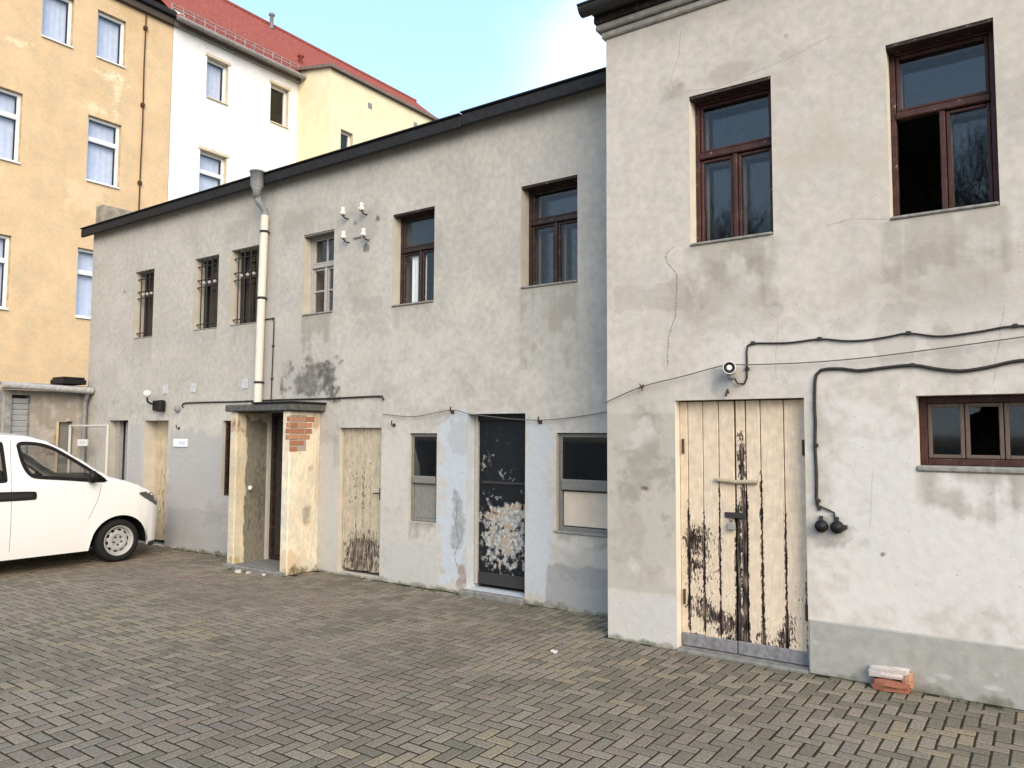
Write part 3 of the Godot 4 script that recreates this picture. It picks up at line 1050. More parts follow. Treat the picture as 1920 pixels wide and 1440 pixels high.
	pp.tube(PackedVector3Array([Vector3(-8.90, 4.78, z + 0.09), Vector3(-8.93, 3.5, z + 0.09), Vector3(-8.95, 2.10, z + 0.09)]), 0.055, 14)
	put("pipe", pp, pm(lin(0.70, 0.67, 0.60), 0.5, "soft", 1.5), dp)
	for q in [[-8.905, 4.55], [-8.925, 3.62], [-8.945, 2.45]]:
		var bm := MB.new()
		bm.lathe(PackedVector2Array([Vector2(0.057, -0.015), Vector2(0.062, -0.015), Vector2(0.062, 0.015), Vector2(0.057, 0.015)]), Transform3D(Basis(), Vector3(q[0], q[1], z + 0.09)), 14)
		bm.box(Vector3(q[0] - 0.012, q[1] - 0.012, z), Vector3(q[0] + 0.012, q[1] + 0.012, z + 0.04), 0.002)
		put("bracket", bm, M.iron, dp)

func plank_door(b: Node3D, xa: float, xb: float, ya: float, yb: float, z: float, count: int, mat: Material, called: String) -> Node3D:
	var d := part_node(called, b)
	d.position = Vector3((xa + xb) * 0.5, ya, z) - origin_of(b)
	var cuts := []
	var gaps := []
	for i in count + 1:
		cuts.append(float(i) / count)
		gaps.append(rng.randf_range(0.003, 0.006))
	boards(d, "plank", xa + 0.005, xb - 0.005, ya + 0.01, yb, z, cuts, mat, gaps)
	for y in [ya + 0.25, yb - 0.25]:
		put_box("ledge", Vector3(xa + 0.04, y - 0.05, z - 0.06), Vector3(xb - 0.04, y + 0.05, z - 0.032), M.grey_wood, d, 0.003)
	var h := MB.new()
	h.tube(PackedVector3Array([Vector3(xb - 0.07, ya + 0.98, z), Vector3(xb - 0.07, ya + 0.98, z + 0.04), Vector3(xb - 0.15, ya + 0.975, z + 0.045)]), 0.008, 8)
	h.box(Vector3(xb - 0.085, ya + 0.90, z), Vector3(xb - 0.055, ya + 1.04, z + 0.006), 0.002)
	put("handle", h, M.iron, d)
	return d

func barred_window(b: Node3D, xa: float, xb: float, ya: float, yb: float, z: float) -> void:
	var w := part_node("window", b)
	w.position = Vector3((xa + xb) * 0.5, ya, z) - origin_of(b)
	var zf := z - 0.16
	var mb := MB.new()
	ring(mb, xa + 0.004, xb - 0.004, ya + 0.004, yb - 0.004, zf - 0.06, zf, 0.045)
	var yt := ya + (yb - ya) * 0.66
	mb.box(Vector3(xa + 0.049, yt - 0.02, zf - 0.055), Vector3(xb - 0.049, yt + 0.02, zf + 0.004), 0.005)
	put("frame", mb, M.iron, w)
	var xm := xa + (xb - xa) * 0.64
	put_box("mullion", Vector3(xm - 0.022, ya + 0.05, zf - 0.05), Vector3(xm + 0.022, yt - 0.021, zf + 0.002), M.old_white, w)
	pane("pane", xa + 0.04, xb - 0.04, ya + 0.04, yb - 0.04, zf - 0.035, M.barred_glass, w)
	for i in 4:
		var x := lerpf(xa + 0.10, xb - 0.10, i / 3.0)
		var t := MB.new()
		t.tube(PackedVector3Array([Vector3(x, ya + 0.01, z - 0.05), Vector3(x, yb - 0.01, z - 0.05)]), 0.009, 8)
		put("bar", t, M.iron, w)
	for y in [ya + 0.10, yt + 0.05, yt - 0.06, yb - 0.12]:
		var t := MB.new()
		t.box(Vector3(xa + 0.002, y - 0.006, z - 0.062), Vector3(xb - 0.002, y + 0.006, z - 0.039), 0.002)
		put("cross_bar", t, M.iron, w)
	for i in 3:
		var x := lerpf(xa + 0.10, xb - 0.10, (i + 0.5) / 3.0)
		var t := MB.new()
		t.lathe(PackedVector2Array([Vector2(0.0, -0.028), Vector2(0.022, -0.02), Vector2(0.028, 0.0), Vector2(0.022, 0.02), Vector2(0.0, 0.028)]), Transform3D(Basis(), Vector3(x, yt - 0.005, z - 0.05)), 8)
		put("rosette", t, M.old_white, w)
	put_box("sill", Vector3(xa + 0.004, ya + 0.001, zf + 0.001), Vector3(xb - 0.004, ya + 0.018, z + 0.012), M.sill, w, 0.006)

func build_porch(b: Node3D) -> void:
	var z := ZM
	var zf := -6.21
	var po := part_node("porch", b)
	po.position = Vector3(-8.4, 0, z) - origin_of(b)
	# wing walls: cream limewash on old plaster, grey cement smear on the inner face
	var xl0 := -8.98
	var xl1 := -8.84
	var xr0 := -7.90
	var xr1 := -7.76
	var top := 2.03
	var p := Paint.new()
	p.start(self, 1.0, top, 0.0, 0.0, 200.0, Color(0.83, 0.79, 0.71), 401, 0.06, 0.06, 0.03)
	p.blot(0.55, 0.75, 0.18, 0.12, Color(0.45, 0.43, 0.36), 0.6)
	p.blot(0.3, 0.1, 0.4, 0.2, Color(0.66, 0.54, 0.42), 0.4)
	p.blot(0.5, 0.03, 0.6, 0.08, Color(0.30, 0.29, 0.20), 0.7)
	p.blot(0.85, 1.9, 0.2, 0.15, Color(0.55, 0.40, 0.30), 0.5)
	p.blot(0.7, 1.3, 0.1, 0.05, Color(0.6, 0.5, 0.38), 0.5)
	p.blot(0.92, 1.0, 0.07, 0.9, Color(0.66, 0.64, 0.58), 0.6)
	var cream := wall_material(p, 1.5)
	var q := Paint.new()
	q.start(self, 1.0, top, 0.0, 0.0, 200.0, Color(0.78, 0.735, 0.64), 431, 0.06, 0.05, 0.03)
	q.patch(0.30, 0.0, 1.1, 1.95, Color(0.42, 0.41, 0.375), 0.95, 0.03, 0.06)
	q.blot(0.75, 0.9, 0.3, 0.5, Color(0.33, 0.32, 0.28), 0.5)
	q.blot(0.05, 1.85, 0.2, 0.15, Color(0.45, 0.28, 0.20), 0.6)
	q.blot(0.15, 0.08, 0.2, 0.12, Color(0.55, 0.48, 0.25), 0.5)
	var smear := wall_material(q, 1.5)
	for s in [[xl0, xl1, smear], [xr0, xr1, cream]]:
		var mb := MB.new()
		var a: float = s[0]
		var c: float = s[1]
		mb.box(Vector3(a, 0, z - 0.001), Vector3(c, top, zf), 0.012)
		for i in mb.v.size():
			var g := (zf - mb.v[i].z) / (zf - z)
			if absf(mb.n[i].z) > 0.8: g = (mb.v[i].x - a) / (c - a) * 0.12
			mb.uv[i] = Vector2(clampf(g, 0.002, 0.998), clampf(1.0 - mb.v[i].y / top, 0.002, 0.998))
		put("wing_wall", mb, s[2], po)
	# bricks laid bare where the plaster fell off
	var rowh := 0.075
	var lengths := [[0.012, 0.36], [0.012, 0.38], [0.012, 0.36], [0.012, 0.30], [0.012, 0.25], [0.012, 0.13]]
	for r in lengths.size():
		var y := top - 0.055 - rowh * (r + 1)
		var zz := zf - 0.004
		var left: float = lengths[r][1] + rng.randf_range(-0.02, 0.02)
		var first := 0.115 if r % 2 == 1 else 0.22
		while left > 0.02:
			var L := minf(first, left)
			var mb := MB.new()
			mb.box(Vector3(xr1 - 0.02, y, zz - L), Vector3(xr1 + rng.randf_range(0.004, 0.011), y + 0.062, zz), 0.006)
			put("brick", mb, M.brick if rng.randf() < 0.6 else M.brick2, po)
			zz -= L + 0.012
			left -= L + 0.012
			first = 0.22
		var fb := MB.new()
		if r < 4:
			fb.box(Vector3(xr1 - rng.randf_range(0.05, 0.12), y, zf - 0.02), Vector3(xr1 - 0.002, y + 0.062, zf + 0.006), 0.005)
			put("brick", fb, M.brick2 if r % 2 else M.brick, po)
	var bm := MB.new()
	bm.box(Vector3(xr1 - 0.02, top - 0.50, zf - 0.26), Vector3(xr1 + 0.0025, top - 0.05, zf - 0.002), 0.0)
	put("mortar", bm, M.mortar, po)
	# slab
	var cm := MB.new()
	cm.box(Vector3(-9.04, 2.035, z - 0.001), Vector3(-7.66, 2.125, zf + 0.05), 0.012)
	put("canopy", cm, pm(lin(0.12, 0.12, 0.115), 0.95, "medium", 1.5, "rough", 0.8), po)
	cm = MB.new()
	cm.box(Vector3(-8.46, 2.127, z + 0.003), Vector3(-7.64, 2.15, zf + 0.07), 0.008)
	put("roofing_felt", cm, M.bitumen, po)
	put_box("step", Vector3(-8.99, -0.02, z - 0.05), Vector3(-7.80, 0.045, zf + 0.06), M.concrete, po, 0.012)
	# doorway: the gap's darkness is put into near-black frame and planks
	var dr := part_node("door", b)
	dr.position = Vector3(-8.36, 0, z) - origin_of(b)
	var dm := MB.new()
	ring(dm, -8.795, -7.925, 0.05, 2.025, z - 0.12, z - 0.03, 0.045)
	put("frame", dm, M.dark_wood, dr)
	for i in 6:
		put_box("plank", Vector3(-8.745 + i * 0.13, 0.10, z - 0.115), Vector3(-8.745 + i * 0.13 + 0.125, 1.97, z - 0.085), pm(lin(0.055, 0.046, 0.04), 0.8, "wood", 1.5 + i * 0.3), dr, 0.003)
	var km := MB.new()
	km.lathe(PackedVector2Array([Vector2(0.0, -0.02), Vector2(0.028, -0.014), Vector2(0.034, 0.0), Vector2(0.028, 0.016), Vector2(0.0, 0.024)]), Transform3D(Basis(Vector3(0, 0, 1), -PI * 0.5), Vector3(xl1 + 0.02, 1.02, -6.43)), 12)
	var sw := put("light_switch", km, M.porcelain, self)
	tag(sw, "small round white switch on the porch's inner wall", "switch")

# ------------------------------------------------------------------ the workshop with the double door
func build_workshop() -> void:
	var b := thing("workshop_building", "pale plastered workshop with double plank door and brown casement windows", "building", Vector3(-1.5, 0, ZR))
	var x0 := -3.22
	var x1 := 2.4
	var top := 5.34
	var z := ZR
	var holes := [[-2.435, -1.75, 3.32, 4.605], [-0.92, -0.25, 3.30, 4.605], [-2.585, -1.545, 0.0, 2.04], [-0.79, 0.46, 1.525, 2.035], [0.85, 1.55, 3.30, 4.605]]
	var p := Paint.new()
	p.start(self, x1 - x0, top, x0, 0.0, 215.0, Color(0.742, 0.716, 0.680), 201, 0.036, 0.045, 0.012)
	var dirt := Color(0.46, 0.44, 0.40)
	p.patch(-1.5, 0.3, 4.0, 2.05, Color(0.80, 0.79, 0.78), 0.85, 0.25, 0.25)
	p.patch(-2.4, 2.0, 4.0, 2.75, Color(0.79, 0.772, 0.758), 0.65, 0.3, 0.25)
	p.patch(-3.3, 0.0, -2.58, 0.42, Color(0.74, 0.735, 0.72), 0.85, 0.012, 0.012)
	p.patch(-3.3, 0.425, -2.57, 1.95, Color(0.645, 0.632, 0.585), 0.6, 0.015, 0.012)
	p.patch(-3.3, 1.9, -2.57, 2.25, Color(0.66, 0.648, 0.61), 0.4, 0.1, 0.12)
	p.blot(-2.80, 1.55, 0.28, 0.45, Color(0.52, 0.51, 0.48), 0.55)
	p.blot(-2.95, 0.9, 0.25, 0.4, Color(0.58, 0.56, 0.52), 0.45)
	p.blot(-2.9, 1.75, 0.18, 0.12, Color(0.80, 0.79, 0.77), 0.6)
	p.runs(-2.50, -1.70, 3.31, 0.55, dirt, 0.40)
	p.runs(-1.0, -0.18, 3.29, 0.60, dirt, 0.38)
	p.runs(-0.82, 0.5, 1.52, 0.42, dirt, 0.5)
	p.blot(-2.2, 2.9, 0.5, 0.3, dirt, 0.25)
	p.blot(-0.6, 2.85, 0.6, 0.3, dirt, 0.22)
	p.blot(-1.35, 3.9, 0.35, 0.3, Color(0.66, 0.63, 0.56), 0.4)
	p.blot(-2.6, 4.65, 0.18, 0.14, dirt, 0.35)
	p.blot(-2.05, 4.72, 0.5, 0.07, dirt, 0.25)
	p.blot(-1.39, 1.04, 0.20, 0.10, Color(0.45, 0.44, 0.43), 0.55)
	p.blot(-2.12, 2.16, 0.16, 0.13, Color(0.58, 0.57, 0.56), 0.6)
	p.blot(-2.86, 1.30, 0.04, 0.02, Color(0.42, 0.34, 0.28), 0.9)
	p.blot(-1.03, 0.92, 0.025, 0.025, Color(0.3, 0.28, 0.26), 0.9)
	p.blot(-2.98, 0.62, 0.07, 0.10, Color(0.82, 0.80, 0.77), 0.8)
	for q in 22:
		var fx := lerpf(-3.2, 1.0, q / 22.0)
		p.blot(fx, 0.0, rng.randf_range(0.15, 0.3), rng.randf_range(0.02, 0.045), Color(0.42, 0.42, 0.36), 0.5)
	var dark := Color(0.42, 0.39, 0.35)
	p.crack([[-2.5, 5.2], [-2.51, 5.01], [-2.59, 4.79], [-2.56, 4.70], [-2.62, 4.62]], 0.004, dark, 0.6)
	p.crack([[-2.45, 4.66], [-2.2, 4.62], [-1.9, 4.66], [-1.6, 4.71], [-1.29, 4.79]], 0.003, dark, 0.5)
	p.crack([[-2.58, 3.34], [-2.65, 3.29], [-2.65, 3.22], [-2.56, 3.10], [-2.57, 2.76], [-2.63, 2.61], [-2.64, 2.32]], 0.005, Color(0.34, 0.31, 0.28), 0.85)
	p.crack([[-1.36, 3.33], [-1.15, 3.35], [-0.95, 3.32]], 0.003, dark, 0.6)
	p.crack([[-1.80, 2.72], [-1.73, 2.65], [-1.74, 2.5], [-1.75, 2.18]], 0.0025, dark, 0.4)
	p.crack([[-0.25, 2.62], [-0.30, 2.3], [-0.33, 2.1]], 0.0025, dark, 0.5)
	p.crack([[-1.08, 1.5], [-1.10, 1.1]], 0.002, dark, 0.35)
	p.wear_marks(23, 1200, 22, 30, Color(0.81, 0.795, 0.77), Color(0.52, 0.50, 0.47))
	put("wall", wall_face(x0, x1, 0.0, top, z, holes, 9), wall_material(p), b)
	var jamb := pm(lin(0.74, 0.69, 0.60), 0.92, "soft", 1.3, "rough", 0.4)
	for o in holes:
		var rv := MB.new()
		reveal(rv, o, z, 0.19)
		put("reveal", rv, jamb, b)
		rv = MB.new()
		reveal(rv, o, z, 0.31, 0.19)
		put("dark_liner", rv, M.inside, b)  # deeper part coloured dark, shade of the recess put into the colour
	inner_leaf(b, x0 + 0.3, x1 - 0.3, top, z - 0.34, z - 0.303, holes, M.inside)
	shell(b, x0, x1, top, z, -11.5, 2.55, M.inside, pm(lin(0.40, 0.38, 0.34), 0.95, "medium", 0.7))
	# grey cement skirting, a little proud of the wall
	var pl := MB.new()
	pl.box(Vector3(-1.542, 0, z - 0.02), Vector3(x1, 0.395, z + 0.014), 0.008)
	for q in pl.v.size(): pl.uv[q] = Vector2((pl.v[q].x + 1.542) / (x1 + 1.542), 1.0 - pl.v[q].y / 0.395)
	var ps := Paint.new()
	ps.start(self, x1 + 1.542, 0.395, 0.0, 0.0, 200.0, Color(0.60, 0.595, 0.575), 251, 0.035, 0.05, 0.008)
	for q in 60:
		ps.blot(rng.randf_range(0.0, 3.0), rng.randf_range(-0.01, 0.03), rng.randf_range(0.03, 0.12), rng.randf_range(0.02, 0.06), Color(0.40, 0.40, 0.34), 0.4)
	for q in 10:
		ps.blot(rng.randf_range(0.0, 3.0), rng.randf_range(0.1, 0.36), rng.randf_range(0.02, 0.06), rng.randf_range(0.008, 0.02), Color(0.74, 0.74, 0.73), 0.5)
	put("skirting", pl, wall_material(ps), b)
	# roof, moulding and gutter
	var rf := put_box("roof", Vector3(x0 - 0.08, top + 0.19, -11.6), Vector3(x1, top + 0.28, z + 0.16), M.bitumen, b, 0.01)
	var co := MB.new()
	co.box(Vector3(x0 - 0.035, top + 0.002, -11.4), Vector3(x1, top + 0.065, z + 0.035), 0.012)
	co.box(Vector3(x0 - 0.075, top + 0.067, -11.4), Vector3(x1, top + 0.125, z + 0.075), 0.012)
	put("cornice", co, pm(lin(0.42, 0.40, 0.36), 0.9, "medium", 1.0, "rough", 0.4), b)
	put_box("soffit_board", Vector3(x0 - 0.075, top + 0.127, -11.5), Vector3(x1, top + 0.188, z + 0.10), M.dark_wood, b)
	var gm := MB.new()
	var prof := []
	for k in 9:
		var a := PI + PI * k / 8.0
		prof.append(Vector2(cos(a) * 0.075, sin(a) * 0.075))
	for k in 8:
		var a: Vector2 = prof[k]
		var c: Vector2 = prof[k + 1]
		var gy := top + 0.245
		var gz := z + 0.19
		gm.quad(Vector3(x0 - 0.15, gy + a.y, gz - a.x), Vector3(x0 - 0.15, gy + c.y, gz - c.x), Vector3(x1, gy + c.y, gz - c.x), Vector3(x1, gy + a.y, gz - a.x))
	gm.tube(PackedVector3Array([Vector3(x0 - 0.15, top + 0.25, z + 0.268), Vector3(x1, top + 0.25, z + 0.268)]), 0.011, 8)
	var cap := PackedVector3Array()
	for k in 9: cap.append(Vector3(x0 - 0.15, top + 0.245 + prof[k].y, z + 0.19 - prof[k].x))
	gm.poly(cap)
	put("gutter", gm, M.iron, rf)
	# windows
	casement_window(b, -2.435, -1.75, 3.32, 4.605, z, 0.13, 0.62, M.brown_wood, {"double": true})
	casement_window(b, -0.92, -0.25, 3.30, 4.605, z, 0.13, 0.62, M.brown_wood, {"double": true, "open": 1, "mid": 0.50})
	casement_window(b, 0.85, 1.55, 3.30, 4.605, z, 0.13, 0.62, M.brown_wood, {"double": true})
	# the missing casement's inner sash hangs open in the dark
	var low := part_node("window", b)
	low.position = Vector3(-0.17, 1.525, z) - origin_of(b)
	var lm := MB.new()
	ring(lm, -0.786, 0.456, 1.55, 2.03, z - 0.20, z - 0.13, 0.045)
	put("frame", lm, M.brown_wood, low)
	for i in 5:
		var a := lerpf(-0.741, 0.411, i / 5.0)
		var c := lerpf(-0.741, 0.411, (i + 1) / 5.0)
		var s := MB.new()
		ring(s, a + 0.003, c - 0.003, 1.598, 1.982, z - 0.185, z - 0.145, 0.026)
		put("sash", s, M.sun_bleached, low)
		if i == 1:
			# broken pane: only a shard is left in the upper corner
			var sh := MB.new()
			sh.poly(PackedVector3Array([Vector3(a + 0.028, 1.955, z - 0.165), Vector3(a + 0.028, 1.90, z - 0.165), Vector3(a + 0.09, 1.925, z - 0.165), Vector3(a + 0.10, 1.955, z - 0.165)]))
			put("pane", sh, M.dusty_glass, low)
		else:
			pane("pane", a + 0.024, c - 0.024, 1.62, 1.96, z - 0.165, M.glass, low)
	var sl := MB.new()
	sl.box(Vector3(-0.80, 1.505, z - 0.13), Vector3(0.47, 1.549, z + 0.018), 0.012)
	put("sill", sl, M.sill, low)
	# double plank door
	var cuts := [0.0, 0.067, 0.193, 0.323, 0.454, 0.538, 0.652, 0.827, 1.0]
	var gaps := [0.0, 0.006, 0.006, 0.007, 0.016, 0.010, 0.007, 0.007, 0.0]
	var t := flaking(640, 1280, 221, Color(0.81, 0.745, 0.66), Color(0.13, 0.115, 0.11), Color(0.40, 0.35, 0.32),
		[[0.15, 0.58, 0.13, 0.05, 0.31], [0.10, 0.63, 0.08, 0.08, 0.24], [0.17, 0.885, 0.12, 0.035, 0.46], [0.30, 0.93, 0.10, 0.03, 0.42], [0.26, 0.70, 0.14, 0.14, 0.18], [0.12, 0.75, 0.1, 0.12, 0.20], [0.40, 0.93, 0.06, 0.06, 0.35], [0.50, 0.22, 0.03, 0.09, 0.35], [0.84, 0.92, 0.05, 0.05, 0.4], [0.64, 0.95, 0.05, 0.06, 0.3], [0.78, 0.97, 0.05, 0.05, 0.35], [0.48, 0.99, 0.5, 0.03, 0.22], [0.44, 0.47, 0.08, 0.03, 0.20], [0.92, 0.8, 0.06, 0.1, 0.12]],
		[[0.505, 0.045, 0.12, 1.0, 0.55], [0.462, 0.032, 0.40, 1.0, 1.1], [0.53, 0.032, 0.34, 1.0, 1.05], [0.067, 0.018, 0.36, 0.98, 0.75], [0.193, 0.016, 0.40, 0.98, 0.55], [0.323, 0.016, 0.25, 0.98, 0.62], [0.652, 0.02, 0.24, 1.0, 0.80], [0.827, 0.018, 0.38, 1.0, 0.78], [0.97, 0.012, 0.60, 1.0, 0.45]], 0.06, 0.06, 14, 0.085)
	var dmat := plain_uv(t, 0.7)
	var d := part_node("double_door", b)
	d.position = Vector3(-2.06, 0, z) - origin_of(b)
	var xa := -2.582
	var xb := -1.548
	boards(d, "plank", xa, xb, 0.115, 2.03, z - 0.09, cuts, dmat, gaps)
	for y in [0.35, 1.05, 1.75]:
		put_box("ledge", Vector3(xa + 0.03, y - 0.06, z - 0.155), Vector3(-2.13, y + 0.06, z - 0.122), M.dark_wood, d, 0.003)
		put_box("ledge", Vector3(-2.06, y - 0.06, z - 0.155), Vector3(xb - 0.03, y + 0.06, z - 0.122), M.dark_wood, d, 0.003)
	# grey-painted foot boards
	var foot := pm(lin(0.235, 0.23, 0.24), 0.85, "medium", 2.0)
	put_box("foot_board", Vector3(xa + 0.004, 0.025, z - 0.12), Vector3(-2.115, 0.125, z - 0.078), foot, d, 0.006)
	put_box("foot_board", Vector3(-2.107, 0.025, z - 0.12), Vector3(xb - 0.004, 0.128, z - 0.076), foot, d, 0.006)
	# wooden cross bar, hasp and padlock
	var hb := MB.new()
	hb.tube(PackedVector3Array([Vector3(-2.27, 1.392, z - 0.07), Vector3(-2.1, 1.38, z - 0.066), Vector3(-1.93, 1.385, z - 0.07)]), 0.017, 8)
	put("lock_bar", hb, pm(lin(0.46, 0.40, 0.30), 0.8, "fine", 2.0), d)
	var hs := MB.new()
	hs.box(Vector3(-2.20, 1.09, z - 0.088), Vector3(-2.03, 1.135, z - 0.075), 0.004)
	hs.tube(path([Vector3(-2.16, 1.10, z - 0.07), Vector3(-2.16, 1.06, z - 0.05), Vector3(-2.12, 1.06, z - 0.05), Vector3(-2.12, 1.10, z - 0.07)]), 0.006, 6)
	put("hasp", hs, M.iron, d)
	put_box("padlock", Vector3(-2.172, 0.995, z - 0.075), Vector3(-2.108, 1.06, z - 0.04), pm(lin(0.35, 0.34, 0.32), 0.4, "fine", 3.0), d, 0.008)
	for q in [[xa + 0.03, 1.66], [xa + 0.03, 0.42], [xb - 0.03, 1.66], [xb - 0.03, 0.42]]:
		var hg := MB.new()
		hg.tube(PackedVector3Array([Vector3(q[0], q[1] - 0.06, z - 0.083), Vector3(q[0], q[1] + 0.06, z - 0.083)]), 0.011, 8)
		put("hinge", hg, M.rust, d)
	put_box("threshold", Vector3(-2.582, -0.02, z - 0.13), Vector3(-1.549, 0.02, z + 0.03), M.concrete, d, 0.01)

# ------------------------------------------------------------------ houses behind the yard
# window in a wall that looks to +x
func modern_window(h: Node3D, za: float, zb: float, ya: float, yb: float, x: float, style: String, depth: float, frame: Material, trim: Material = null) -> void:
	# za > zb: za is the end nearer to the yard
	var w := part_node("window", h)
	w.position = Vector3(x, ya, (za + zb) * 0.5) - origin_of(h)
	var xf := x - depth
	var t := 0.07
	var mb := MB.new()
	mb.box(Vector3(xf - 0.07, ya, zb), Vector3(xf, yb, zb + t), 0.008)
	mb.box(Vector3(xf - 0.07, ya, za - t), Vector3(xf, yb, za), 0.008)
	mb.box(Vector3(xf - 0.068, ya, zb + t), Vector3(xf - 0.002, ya + t, za - t), 0.008)
	mb.box(Vector3(xf - 0.068, yb - t, zb + t), Vector3(xf - 0.002, yb, za - t), 0.008)
	var yt := ya + (yb - ya) * 0.66
	if style == "transom":
		mb.box(Vector3(xf - 0.066, yt - 0.06, zb + t), Vector3(xf + 0.002, yt + 0.06, za - t), 0.008)
	put("frame", mb, frame, w)
	var panes := [[ya + t, yb - t]] if style != "transom" else [[ya + t, yt - 0.06], [yt + 0.06, yb - t]]
	for q in panes:
		var g := MB.new()
		g.quad(Vector3(xf - 0.035, q[0], za - t), Vector3(xf - 0.035, q[0], zb + t), Vector3(xf - 0.035, q[1], zb + t), Vector3(xf - 0.035, q[1], za - t))
		put("pane", g, M.clean_glass if style != "dark" else M.glass, w)
		if style != "dark":
			var c := MB.new()
			# sheet just behind the glass, its blue tone painted as reflected sky
			var n := 22
			for i in n:
				var z1 := lerpf(za - t, zb + t, float(i) / n)
				var z2 := lerpf(za - t, zb + t, float(i + 1) / n)
				var d1 := 0.004 * sin(i * 1.3)
				var d2 := 0.004 * sin((i + 1) * 1.3)
				c.quad(Vector3(xf - 0.16 + d1, q[0], z1), Vector3(xf - 0.16 + d2, q[0], z2), Vector3(xf - 0.16 + d2, q[1], z2), Vector3(xf - 0.16 + d1, q[1], z1))
			put("sky_tone_curtain", c, M.sky_tinted_net, w)
	var sb := MB.new()
	sb.box(Vector3(xf + 0.002, ya - 0.03, zb + 0.003), Vector3(x + 0.05, ya + 0.008, za - 0.003), 0.006)
	put("sill", sb, frame if trim == null else trim, w)
	if trim != null:
		var tm := MB.new()
		tm.box(Vector3(x + 0.001, yb, zb - 0.06), Vector3(x + 0.035, yb + 0.09, za + 0.06), 0.006)
		put("lintel_moulding", tm, trim, w)

# wall in a plane x = const looking to +x, z from za (near) down to zb (far)
func side_face(x: float, za: float, zb: float, y0: float, y1: float, openings: Array, depth: float) -> Array:
	var mb := MB.new()
	var reveals := []
	var zs := [za, zb]
	var ys := [y0, y1]
	for o in openings:
		zs.append(o[0]); zs.append(o[1]); ys.append(o[2]); ys.append(o[3])
	zs = fine(zs, 50.0)
	ys = fine(ys, 50.0)
	for i in zs.size() - 1:
		for j in ys.size() - 1:
			var cz: float = (zs[i] + zs[i + 1]) * 0.5
			var cy: float = (ys[j] + ys[j + 1]) * 0.5
			var open := false
			for o in openings:
				if cz < o[0] and cz > o[1] and cy > o[2] and cy < o[3]: open = true
			if open: continue
			var f := func(z: float, y: float) -> Vector2: return Vector2((za - z) / (za - zb), 1.0 - (y - y0) / (y1 - y0))
			mb.quad(Vector3(x, ys[j], zs[i + 1]), Vector3(x, ys[j], zs[i]), Vector3(x, ys[j + 1], zs[i]), Vector3(x, ys[j + 1], zs[i + 1]), f.call(zs[i + 1], ys[j]), f.call(zs[i], ys[j]), f.call(zs[i], ys[j + 1]), f.call(zs[i + 1], ys[j + 1]))
	for o in openings:
		var rv := MB.new()
		reveals.append(rv)
		var a: float = o[0]
		var c: float = o[1]
		var xi := x - depth
		rv.quad(Vector3(x, o[2], a), Vector3(xi, o[2], a), Vector3(xi, o[3], a), Vector3(x, o[3], a))
		rv.quad(Vector3(xi, o[2], c), Vector3(x, o[2], c), Vector3(x, o[3], c), Vector3(xi, o[3], c))
		rv.quad(Vector3(x, o[3], a), Vector3(xi, o[3], a), Vector3(xi, o[3], c), Vector3(x, o[3], c))
		rv.quad(Vector3(x, o[2], c), Vector3(xi, o[2], c), Vector3(xi, o[2], a), Vector3(x, o[2], a))
	return [mb, reveals]

